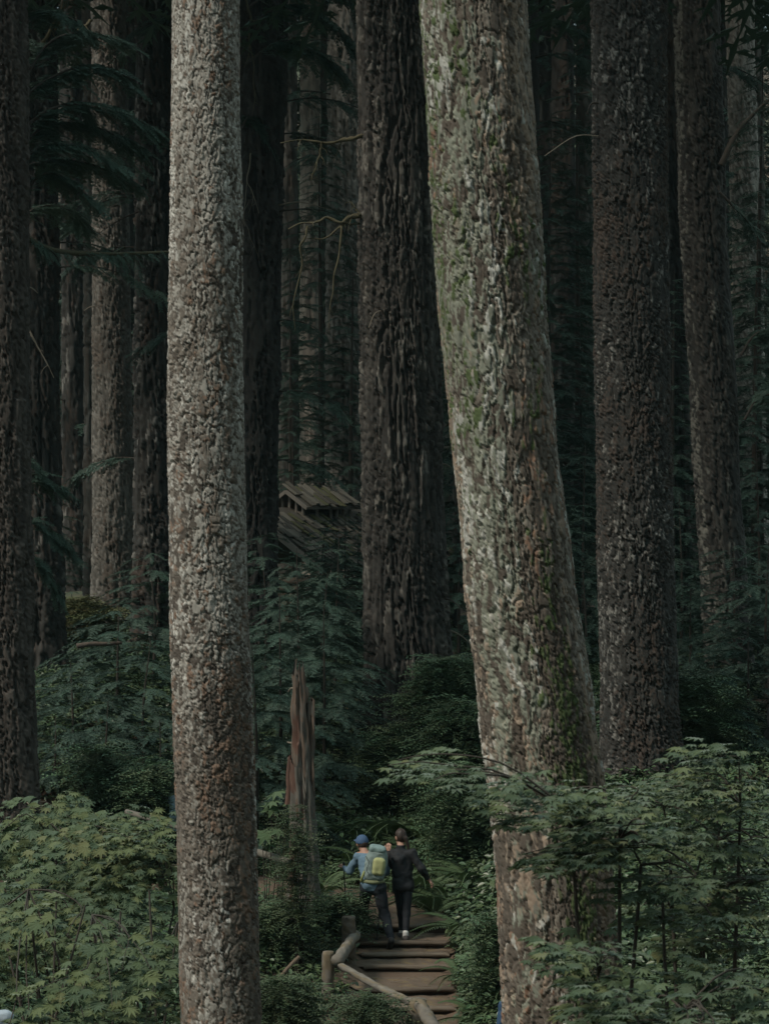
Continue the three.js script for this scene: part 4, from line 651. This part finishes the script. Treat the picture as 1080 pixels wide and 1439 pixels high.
// ------------------------------------------------------------------ shelter
{
  const d = 62, yaw = 57 * Math.PI / 180, n = V(Math.sin(yaw), 0, Math.cos(yaw)), r_ = V(Math.cos(yaw), 0, -Math.sin(yaw)); // n: across the roof towards us; r_: along the ridge, away
  const O = P(407, 688, d), g = group('log_shelter', V(O.x, H(O.x, d), -d), 'old wooden shelter with mossy shake roof and small gabled vent', 'shelter');
  const at = (across, along, y) => O.clone().addScaledVector(n, across).addScaledVector(r_, along).setY(O.y + y);
  const wd = [std(.15, .13, .10, .95), std(.20, .175, .135, .95), std(.105, .09, .07, .95), std(.115, .112, .052, 1), std(.072, .063, .05, .95)], dark = std(.11, .09, .07, 1), beam = std(.22, .19, .155, .9);
  const rr = rng(99), S = .66; // slope
  function board(a, b, w, t, mat, name, par) { // plank from a to b
    const T = b.clone().sub(a), L = T.length(); T.normalize(); const q = new THREE.BoxGeometry(L, t, w), m = frame(a.clone().lerp(b, .5), T, up, 1); q.applyMatrix4(m); return part(name, q, mat, par);
  }
  const shakes = (par, y0, a0, a1, l0, l1, rowLen, wid) => { // courses of split shakes from the eave upwards
    let row = 0; for (let a = a1; a > a0 - .01; a -= rowLen) {
      for (let l = l0; l < l1; l += wid) {
        const ww = wid * (.75 + rr() * .3), len = rowLen * (1.3 + rr() * .4), lift = .03 + rr() * .07 + (noise(l * .9, a * 2, 31) - .5) * .12, lo = a + (rr() - .5) * .16, geo = new THREE.BoxGeometry(len, .028, ww); if (rr() < .05) continue;
        const mid = at(lo - len * .42, l + ww / 2, y0 - (lo - len * .42) * S + lift), T = n.clone().addScaledVector(r_, (rr() - .5) * .22).add(V(0, -S + .05 + (rr() - .5) * .14, 0)); geo.applyMatrix4(frame(mid, T, V((rr() - .5) * .2, 1, (rr() - .5) * .2), 1)); const k = rr() < .2 ? 3 : [0, 1, 2, 4][rr() * 4 | 0]; part('shingle', geo, wd[k], par);
      } row++;
    }
  };
  const roofPart = (name, y0, a0, a1, l0, l1, sgn) => { const geo = new THREE.BufferGeometry(), q = [[a0, l0], [a1, l0], [a1, l1], [a0, l1]], pos = [], idx = [0, 1, 2, 0, 2, 3, 4, 6, 5, 4, 7, 6, 0, 4, 5, 0, 5, 1, 1, 5, 6, 1, 6, 2, 2, 6, 7, 2, 7, 3, 3, 7, 4, 3, 4, 0]; for (const dy of [0, -.06]) for (const [a, l] of q) { const p = at(a * sgn, l, y0 - a * S + dy); pos.push(p.x, p.y, p.z); } geo.setAttribute('position', new THREE.Float32BufferAttribute(pos, 3)); geo.setIndex(idx); const ng = geo.toNonIndexed(); ng.computeVertexNormals(); return part(name, ng, wd[2], g); };
  // vent on the ridge
  const c1 = roofPart('vent_roof', 0, 0, .68, -.15, 2.3, 1), c2 = roofPart('vent_roof', 0, 0, .68, -.15, 2.3, -1); shakes(c1, .0, .34, .72, -.15, 2.3, .36, .17);
  board(at(0, -.17, -.05), at(.66, -.17, -.05 - .66 * S), .05, .09, beam, 'rafter', g); board(at(0, -.17, -.05), at(-.66, -.17, -.05 - .66 * S), .05, .09, beam, 'rafter', g);
  for (const [a, l] of [[-.45, 0], [-.22, 0], [0, 0], [.22, 0], [.42, 0], [.48, .55], [.48, 1.15], [.48, 1.45], [.48, 1.75], [.48, 2.05]]) { const y1 = -.08 - Math.abs(a) * S; part('post', tube([at(a, l, y1 - .55), at(a, l, y1 - .25), at(a, l, y1)], .045, .042, 8, 4, .06), beam, g); }
  board(at(-.5, 1.1, -.75), at(-.5, 1.1, -.2), .05, 2.2, dark, 'back_wall', g);
  // main roof
  const m1 = roofPart('roof', -.46, 0, 2.2, -1.75, 5.2, 1); roofPart('roof', -.46, 0, 2.2, -1.75, 5.2, -1); shakes(m1, -.46, .55, 2.25, -1.78, 5.0, .30, .17);
  board(at(0, -1.80, -.52), at(2.25, -1.80, -.52 - 2.25 * S), .05, .10, beam, 'barge_board', g); board(at(0.1, -1.76, -.66), at(2.25, -1.76, -.66 - 2.2 * S), .05, .10, beam, 'barge_board', g); board(at(0, -1.80, -.52), at(-2.25, -1.80, -.52 - 2.25 * S), .05, .10, beam, 'barge_board', g);
  const wallLog = std(.11, .085, .06, .95), floorY = H(O.x, d) - O.y;
  for (let k = 0; k < 8; k++) { const y = floorY + .1 + k * .2; if (y > -1.9) break; part('wall_log', tube([at(1.9, -1, y), at(1.9, 2.5, y), at(1.9, 4.8, y)], .1, .1, 8, 6, .06, k), wallLog, g); part('wall_log', tube([at(-1.9, -1, y), at(0, -1, y), at(1.9, -1, y)], .1, .1, 8, 6, .06, k + 9), wallLog, g); }
  for (const [a, l] of [[1.9, -1.1], [-1.9, -1.1], [1.9, 4.85], [-1.9, 4.85]]) part('corner_post', tube([at(a, l, floorY - .1), at(a, l, (floorY - 1.7) / 2), at(a, l, -1.72)], .1, .095, 8, 6, .06), wallLog, g);
}

// ------------------------------------------------------------------ people
function nets(fn, lo, hi, cell) { // surface nets over a signed distance
  const nx = Math.ceil((hi.x - lo.x) / cell) + 1, ny = Math.ceil((hi.y - lo.y) / cell) + 1, nz = Math.ceil((hi.z - lo.z) / cell) + 1, f = new Float32Array(nx * ny * nz);
  const W = 6, reach = W * cell * .87 + .05; // blocks far from the surface are filled at once
  for (let K = 0; K < nz; K += W) for (let Jj = 0; Jj < ny; Jj += W) for (let I = 0; I < nx; I += W) {
    const m = fn(lo.x + (I + W / 2) * cell, lo.y + (Jj + W / 2) * cell, lo.z + (K + W / 2) * cell), skip = Math.abs(m) > reach;
    for (let k = K; k < Math.min(nz, K + W); k++) for (let j = Jj; j < Math.min(ny, Jj + W); j++) for (let i = I; i < Math.min(nx, I + W); i++) f[i + nx * (j + ny * k)] = skip ? m : fn(lo.x + i * cell, lo.y + j * cell, lo.z + k * cell);
  }
  const id = new Int32Array(nx * ny * nz).fill(-1), pos = [], idx = [], sy = nx, sz = nx * ny, co = [0, 1, sy, sy + 1, sz, sz + 1, sz + sy, sz + sy + 1];
  const E = [[0, 1], [2, 3], [4, 5], [6, 7], [0, 2], [1, 3], [4, 6], [5, 7], [0, 4], [1, 5], [2, 6], [3, 7]];
  for (let k = 0; k < nz - 1; k++) for (let j = 0; j < ny - 1; j++) for (let i = 0; i < nx - 1; i++) {
    const b = i + j * sy + k * sz; let m = 0; for (let c = 0; c < 8; c++) if (f[b + co[c]] < 0) m |= 1 << c; if (m === 0 || m === 255) continue;
    let x = 0, y = 0, z = 0, n = 0; for (const [p, q] of E) { const A = f[b + co[p]], B = f[b + co[q]]; if ((A < 0) === (B < 0)) continue; const t = A / (A - B); x += (p & 1) + ((q & 1) - (p & 1)) * t; y += (p >> 1 & 1) + ((q >> 1 & 1) - (p >> 1 & 1)) * t; z += (p >> 2) + ((q >> 2) - (p >> 2)) * t; n++; }
    id[b] = pos.length / 3; pos.push(lo.x + (i + x / n) * cell, lo.y + (j + y / n) * cell, lo.z + (k + z / n) * cell);
  }
  const quad = (a, b, c, d, flip) => { if (a < 0 || b < 0 || c < 0 || d < 0) return; flip ? idx.push(a, c, b, a, d, c) : idx.push(a, b, c, a, c, d); };
  for (let k = 1; k < nz - 1; k++) for (let j = 1; j < ny - 1; j++) for (let i = 1; i < nx - 1; i++) {
    const b = i + j * sy + k * sz, s = f[b] < 0;
    if (s !== (f[b + 1] < 0)) quad(id[b], id[b - sy], id[b - sy - sz], id[b - sz], s);
    if (s !== (f[b + sy] < 0)) quad(id[b], id[b - sz], id[b - sz - 1], id[b - 1], s);
    if (s !== (f[b + sz] < 0)) quad(id[b], id[b - 1], id[b - 1 - sy], id[b - sy], s);
  }
  const fl = []; for (let i = 0; i < idx.length; i += 3) fl.push(idx[i], idx[i + 2], idx[i + 1]);
  return geoOf(pos, fl);
}
const cap = (a, b, ra, rb) => { const ux = b.x - a.x, uy = b.y - a.y, uz = b.z - a.z, q = ux * ux + uy * uy + uz * uz + 1e-9; return (x, y, z) => { const t = clamp(((x - a.x) * ux + (y - a.y) * uy + (z - a.z) * uz) / q), dx = x - a.x - ux * t, dy = y - a.y - uy * t, dz = z - a.z - uz * t; return Math.sqrt(dx * dx + dy * dy + dz * dz) - (ra + (rb - ra) * t); }; };
const ell = (c, rx, ry, rz) => (x, y, z) => { const a = (x - c.x) / rx, b = (y - c.y) / ry, e = (z - c.z) / rz, l = Math.sqrt(a * a + b * b + e * e); return (l - 1) * Math.min(rx, ry, rz); };
const smin = (a, b, k) => { const h = clamp(.5 + .5 * (b - a) / k); return lerp(b, a, h) - k * h * (1 - h); };
const blend = (list, k) => (x, y, z) => { let d = list[0](x, y, z); for (let i = 1; i < list.length; i++) { const e = list[i](x, y, z); d = e < d + k * 2 ? smin(d, e, k) : d; } return d; };
function bounds(pts, m) { const b = new THREE.Box3().setFromPoints(pts); b.expandByScalar(m); return [b.min, b.max]; }
const skin = std(.36, .20, .14, .6), sockMat = std(.62, .6, .56, .9);
function hand(w, dir, upv, side, curl) { // palm, four fingers and a thumb leaving its side
  const d = dir.clone().normalize(), s = V().crossVectors(d, upv).normalize().multiplyScalar(side), nn = V().crossVectors(s, d).normalize().multiplyScalar(side), at = (a, b, c) => w.clone().addScaledVector(d, a).addScaledVector(s, b).addScaledVector(nn, c);
  const L = [cap(at(.0, 0, 0), at(.045, .012, 0), .024, .022), cap(at(.03, -.016, 0), at(.085, -.024, 0), .019, .015), cap(at(.03, .014, 0), at(.085, .026, 0), .019, .014)];
  [[.082, .030, .062], [.09, .011, .074], [.088, -.009, .07], [.078, -.028, .054]].forEach(([a, b, l]) => { const p0 = at(a, b, 0), p1 = at(a + l * .5 * (1 - curl * .3), b, -l * .35 * curl), p2 = at(a + l * (.85 - curl * .7), b, -l * (.35 + .5 * curl)); L.push(cap(at(a - .02, b, 0), p0, .0105, .010), cap(p0, p1, .010, .009), cap(p1, p2, .009, .0078)); });
  const t0 = at(.02, .022, 0), t1 = at(.05, .052, -.012), t2 = at(.082, .058, -.022); L.push(cap(t0, t1, .014, .011), cap(t1, t2, .011, .009));
  const [lo, hi] = bounds([w, at(.17, 0, 0), at(.06, .07, 0), at(.06, -.05, 0), at(.1, 0, -.08)], .03); return nets(blend(L, .008), lo, hi, .0045);
}
function person(o) {
  const J = o.J, g = group('person', o.base, o.label, 'person'), all = Object.values(J), f = o.fat ?? 1;
  const fwd = V(o.face?.x ?? 0, 0, o.face?.z ?? -1).normalize(), rt = V().crossVectors(fwd, up), [lo, hi] = bounds(all, .28);
  const inner = k => [cap(J.shL, J.shR, .062 * f + k, .062 * f + k), cap(J.chest.clone().addScaledVector(rt, -.07), J.waist.clone().addScaledVector(rt, -.045), .108 * f + k, .095 * f + k), cap(J.chest.clone().addScaledVector(rt, .07), J.waist.clone().addScaledVector(rt, .045), .108 * f + k, .095 * f + k), cap(J.waist, J.hip, .105 * f + k, .12 * f + k), cap(J.hipL, J.hipR, .098 * f + k, .098 * f + k)];
  const arms = k => [cap(J.shL, J.elL, .052 + k, .042 + k), cap(J.elL, J.haL, .041 + k, .029 + k), cap(J.shR, J.elR, .052 + k, .042 + k), cap(J.elR, J.haR, .041 + k, .029 + k)];
  const legs = k => [cap(J.hipL, J.knL, .088 * f + k, .056 + k), cap(J.knL, J.anL, .056 + k, .038 + k), cap(J.hipR, J.knR, .088 * f + k, .056 + k), cap(J.knR, J.anR, .056 + k, .038 + k), cap(J.hipL, J.hipR, .098 * f + k, .098 * f + k)];
  const hd = J.head, nose = hd.clone().addScaledVector(fwd, .1).add(V(0, -.015, 0));
  const headL = [ell(hd.clone().add(V(0, .02, 0)), .078, .105, .092), cap(hd.clone().addScaledVector(fwd, .03).add(V(0, -.07, 0)), hd.clone().addScaledVector(fwd, .055).add(V(0, -.075, 0)), .045, .035), cap(nose, nose.clone().add(V(0, -.03, 0)), .012, .016), ell(hd.clone().addScaledVector(rt, .08), .016, .032, .022), ell(hd.clone().addScaledVector(rt, -.08), .016, .032, .022), cap(hd.clone().add(V(0, -.04, 0)), J.neck, .05, .056), cap(J.neck, J.chest, .058, .07)];
  const feet = k => ['L', 'R'].flatMap(s => [cap(J['an' + s], J['heel' + s], .036 + k, .036 + k), cap(J['heel' + s], J['toe' + s], .036 + k, .034 + k)]);
  const bodyGeo = nets(blend([...headL, ...inner(0), ...arms(0), ...legs(0), ...feet(0)], .022), lo, hi, o.cell ?? .014);
  const hL = hand(J.haL, o.dirL || J.haL.clone().sub(J.elL), o.upL || up, -1, o.curlL ?? .6), hR = hand(J.haR, o.dirR || J.haR.clone().sub(J.elR), o.upR || up, 1, o.curlR ?? .6);
  part('body', mergeGeometries([bodyGeo, hL, hR]), skin, g);
  const wr = (x, y, z, a) => (noise3(x * 9, y * 16, z * 9, 5) - .5) * a + (noise3(x * 22, y * 30, z * 22, 6) - .5) * a * .45;
  const topF = blend([...inner(.014), ...arms(.013), cap(J.chest.clone().addScaledVector(rt, -.05), J.hip.clone().addScaledVector(rt, -.06), .115 * f, .115 * f), cap(J.chest.clone().addScaledVector(rt, .05), J.hip.clone().addScaledVector(rt, .06), .115 * f, .115 * f)], .03), cutHand = (s) => { const e = J['el' + s], h = J['ha' + s], T = h.clone().sub(e).normalize(), q = h.clone().addScaledVector(T, -.015); return (x, y, z) => { const near = Math.hypot(x - h.x, y - h.y, z - h.z); return near < .16 ? (x - q.x) * T.x + (y - q.y) * T.y + (z - q.z) * T.z : -1; }; }, cl = cutHand('L'), cr = cutHand('R');
  const aL = cap(J.elL, J.haL, .05, .045), aR = cap(J.elR, J.haR, .05, .045), isTorso = (x, y, z) => aL(x, y, z) > .02 && aR(x, y, z) > .02;
  const hem = J.hip.y - (o.hem ?? .06), collar = J.neck.y + (o.collar ?? -.005);
  const neckF = cap(J.neck.clone().add(V(0, .02, 0)), J.chest, .07, .075);
  part(o.topName || 'jacket', nets((x, y, z) => { const wv = hem + (noise(x * 9, z * 9, 3) - .5) * .02, dn = Math.max(smin(topF(x, y, z), neckF(x, y, z), .03) + wr(x, y, z, .026), y - collar); const far = y < hem + .3; return Math.max(dn, wv - y > 0 && isTorso(x, y, z) ? wv - y : -1, cl(x, y, z), cr(x, y, z)); }, lo, hi, .012), o.top, g);
  const legF = blend(legs(o.loose ?? .012), .03), cuffL = J.anL.y - .005, cuffR = J.anR.y - .005, midX = (J.anL.x + J.anR.x) / 2;
  part('trousers', nets((x, y, z) => Math.max(legF(x, y, z) + wr(x, y, z, (o.loose ?? .012) * .9), y - (J.hip.y + .03), (Math.hypot(x - J.anL.x, z - J.anL.z) < Math.hypot(x - J.anR.x, z - J.anR.z) ? cuffL : cuffR) + (o.cuff ?? 0) - y), lo, hi, .012), o.trousers, g);
  if (o.sock) for (const s of ['L', 'R']) part('sock', nets(cap(J['an' + s].clone().add(V(0, .035, 0)), J['an' + s].clone().add(V(0, -.03, 0)), .045, .046), ...bounds([J['an' + s]], .13), .01), sockMat, g);
  for (const s of ['L', 'R']) { const a = J['heel' + s], b = J['toe' + s]; part('shoe', nets(blend([cap(a, b, .046, .045), cap(a, a.clone().lerp(J['an' + s], .75), .045, .043)], .02), ...bounds([a, b, J['an' + s]], .1), .009), o.shoe, g); }
  if (o.hair) part('hair', nets((x, y, z) => { let d = ell(hd.clone().add(V(0, .03, 0)).addScaledVector(fwd, -.012), .089, .112, .1)(x, y, z); const fz = (x - hd.x) * fwd.x + (z - hd.z) * fwd.z; d = Math.max(d, fz - .055 + Math.max(0, hd.y - y) * .9, hd.y - .085 - y); if (o.cap) d = Math.max(d, y - hd.y - .035); if (o.pony) d = smin(d, o.pony(x, y, z), .02); return d + (noise3(x * 40, y * 12, z * 40, 8) - .5) * .014; }, ...bounds([hd, hd.clone().add(V(0, -.2, 0))], .2), .009), o.hair, g);
  if (o.cap) { const c = hd.clone().add(V(0, .035, 0)), br = c.clone().addScaledVector(fwd, .11).add(V(0, .005, 0)); part('cap', nets((x, y, z) => smin(Math.max(ell(c, .100, .108, .112)(x, y, z), hd.y + .015 - y), Math.max(ell(br, .08, .02, .085)(x, y, z), -1), .008), ...bounds([c, br], .16), .008), o.cap, g); }
  return g;
}
function upright(px, d, pyHead, opt) { // simple walking pose for hikers mostly hidden by trunks
  const b = P(px, pyHead + 12, d), s = opt.s ?? 1, fw = opt.fw || V(0, 0, -1), rt = V().crossVectors(fw, up), gy = H(b.x, d), hh = b.y + .12 - gy, q = hh / 1.72, at = (r, y, f) => b.clone().setY(gy).addScaledVector(rt, r * q).addScaledVector(fw, f * q).add(V(0, y * q, 0));
  return { head: at(0, 1.60, .03), neck: at(0, 1.46, .0), chest: at(0, 1.26, 0), waist: at(0, 1.08, 0), hip: at(0, .94, 0), hipL: at(-.085, .9, 0), hipR: at(.085, .9, 0), shL: at(-.175, 1.38, 0), shR: at(.175, 1.38, 0), elL: at(-.235, 1.10, -.03), elR: at(.235, 1.10, .0), haL: at(-.22, .88, .1), haR: at(.23, .87, .12), knL: at(-.09, .5, .1), knR: at(.09, .5, -.02), anL: at(-.09, .09, .1), anR: at(.09, .1, -.22), heelL: at(-.09, .045, .08), toeL: at(-.09, .04, .26), heelR: at(.09, .06, -.24), toeR: at(.09, .04, -.07) };
}
const black = std(.006, .0068, .0085, .8), navy = std(.009, .012, .017, .9);
const manJ = { head: P(508.5, 1186, 36.5), neck: P(512, 1197.5, 36.42), chest: P(520, 1212, 36.3), waist: P(523, 1230, 36.18), hip: P(524, 1242, 36.12), shL: P(503.5, 1203, 36.42), elL: P(491, 1224, 36.5), haL: P(483.5, 1219.5, 36.72), shR: P(536, 1203, 36.3), elR: P(543, 1225, 36.4), haR: P(541, 1222, 36.7), hipL: P(516.5, 1246, 36.15), hipR: P(532, 1246, 36.1), knL: P(510, 1274, 36.55), anL: P(512, 1296, 36.62), heelL: P(512, 1300, 36.66), toeL: P(509, 1297, 36.86), knR: P(540.5, 1286, 36.12), anR: P(549, 1318, 35.86), heelR: P(549.5, 1322, 35.8), toeR: P(546.5, 1333, 35.95) };
person({ J: manJ, base: P(524, 1330, 36.1), face: { x: -.45, z: -.9 }, label: 'hiker in blue cap and blue shirt bending up the steps under a pack', top: std(.115, .185, .245, .9), topName: 'shirt', trousers: navy, shoe: std(.02, .02, .02, .8), cap: std(.05, .095, .175, .85), hair: std(.05, .03, .02, .9), loose: .020, hem: .10, curlL: .9, dirL: V(-.3, .35, -.6) });
const wJ = { head: P(562.5, 1177, 36.42), neck: P(563, 1189.5, 36.37), chest: P(564.5, 1208, 36.33), waist: P(565.5, 1228, 36.3), hip: P(566, 1243, 36.28), shL: P(552, 1199.5, 36.36), elL: P(547, 1216, 36.6), haL: P(546, 1196, 36.78), shR: P(579, 1200, 36.3), elR: P(591.5, 1220, 36.25), haR: P(602, 1236, 36.32), hipL: P(560, 1247, 36.3), hipR: P(572, 1247, 36.26), knL: P(563.5, 1284, 36.42), knR: P(571, 1284, 36.2), anL: P(564.5, 1311, 36.42), anR: P(569.5, 1314, 36.1), heelL: P(564, 1315.5, 36.4), toeL: P(560.5, 1314, 36.6), heelR: P(570, 1319.5, 36.08), toeR: P(571, 1317, 36.28) };
person({ J: wJ, base: P(566, 1322, 36.25), face: { x: -.55, z: -.83 }, fat: .94, label: 'hiker in black jacket and leggings with a brown ponytail on the steps', top: black, trousers: std(.006, .008, .012, .8), shoe: std(.06, .05, .045, .8), hair: std(.030, .017, .011, .6), pony: cap(wJ.head.clone().add(V(.075, .0, .07)), wJ.head.clone().add(V(.125, -.17, .07)), .036, .02), sock: true, hem: .10, cuff: .035, loose: .003, collar: .025, curlL: .8, dirL: V(.02, .8, -.2), dirR: V(.5, -.6, -.1), upL: V(0, 0, 1) });
person({ J: upright(254, 38.7, 1092, { fw: V(-.8, 0, -.6) }), base: V(P(258, 0, 38.7).x, H(P(258, 0, 38.7).x, 38.7), -38.7), face: { x: -.8, z: -.6 }, cell: .02, label: 'hiker in pale blue grey jacket hidden behind the straight pale trunk', top: std(.22, .31, .36, .85), trousers: navy, shoe: black, hair: std(.04, .025, .018, .8) });
person({ J: upright(-17, 26, 1385, {}), base: V(P(-17, 0, 26).x, H(P(-17, 0, 26).x, 26), -26), cell: .02, label: 'hiker in light grey blue top passing in front of the thicket', top: std(.36, .42, .47, .85), trousers: navy, shoe: black, hair: std(.04, .025, .018, .8) });
person({ J: upright(729, 28.5, 1376, {}), base: V(P(729, 0, 28.5).x, H(P(729, 0, 28.5).x, 28.5), -28.5), cell: .02, label: 'hiker in dark blue jacket behind the foot of the leaning trunk', top: std(.022, .060, .120, .8), trousers: navy, shoe: black, hair: std(.04, .025, .018, .8) });
{ // pack
  const c = P(528, 1214, 36.06), g = group('backpack', P(528, 1238, 36.06), 'light blue hiking backpack with a yellow green pocket on the hiker', 'backpack');
  const tilt = -.16, ct = Math.cos(tilt), stn = Math.sin(tilt), loc = (x, y, z) => { const dx = x - c.x, dy = y - c.y; return [dx * ct + dy * stn, -dx * stn + dy * ct, z - c.z]; };
  const rb = (x, y, z, a, b, e, r) => { const qx = Math.abs(x) - a + r, qy = Math.abs(y) - b + r, qz = Math.abs(z) - e + r; return Math.hypot(Math.max(qx, 0), Math.max(qy, 0), Math.max(qz, 0)) + Math.min(Math.max(qx, qy, qz), 0) - r; };
  const [lo, hi] = bounds([c], .36), w = (x, y, z) => (noise3(x * 14, y * 20, z * 14, 3) - .5) * .022;
  part('main_bag', nets((x, y, z) => { const [a, b, e] = loc(x, y, z), t = 1 - .25 * sst(.05, .27, b) - .12 * sst(-.05, -.27, b); return rb(a / t, b, e, .165, .262, .115, .09) + w(x, y, z); }, lo, hi, .011), std(.205, .262, .245, .85), g);
  part('pocket', nets((x, y, z) => { const [a, b, e] = loc(x, y, z); return rb(a - .045, b + .02, e - .105, .092, .135, .06, .055) + w(y, x, z) * .6; }, lo, hi, .010), std(.36, .37, .17, .85), g);
  part('lid', nets((x, y, z) => { const [a, b, e] = loc(x, y, z); return rb(a + .01, b - .225, e - .0, .125, .055, .125, .05) + w(z, y, x); }, lo, hi, .011), std(.185, .262, .25, .85), g);
  const strap = std(.27, .29, .11, .85);
  part('strap', tube(PP(36.02, 512, 1224, 0, 509, 1232, -.02, 507.5, 1238, .02), .018, .022, 6, 8), strap, g);
  part('hip_belt', tube(PP(36, 507.5, 1237.5, .1, 516, 1239, .0, 527, 1240, -.03, 539, 1238.5, .06), .03, .03, 8, 12), std(.17, .185, .10, .85), g);
  part('cord', tube(PP(35.92, 514, 1203, 0, 518, 1213, -.02, 515, 1222, -.02, 519, 1230, -.02), .005, .005, 5, 12), std(.02, .025, .03, .8), g);
}
for (const [a, b, label] of [[P(483, 1217, 36.75), P(485.5, 1268, 37.0), 'trekking pole held in the hiker’s forward hand'], [P(538, 1222, 36.6), P(529, 1324.5, 36.02), 'trekking pole planted between the two hikers on the steps']]) {
  const g = group('trekking_pole', b, label, 'pole'); part('shaft', tube([a, a.clone().lerp(b, .5), b], .011, .008, 6, 6), std(.03, .03, .035, .5), g); const T = b.clone().sub(a).normalize(); part('grip', tube([a.clone().addScaledVector(T, -.06), a, a.clone().addScaledVector(T, .08)], .018, .016, 8, 6), black, g); part('basket', tube([b.clone().addScaledVector(T, -.055), b.clone().addScaledVector(T, -.05)], .03, .025, 10, 2), black, g);
}

scene.fog = new THREE.FogExp2(rgb(.55, .90, .92), 0.00015); // faint teal haze, added to lift and tint the dark gaps
renderer.render(scene, camera);
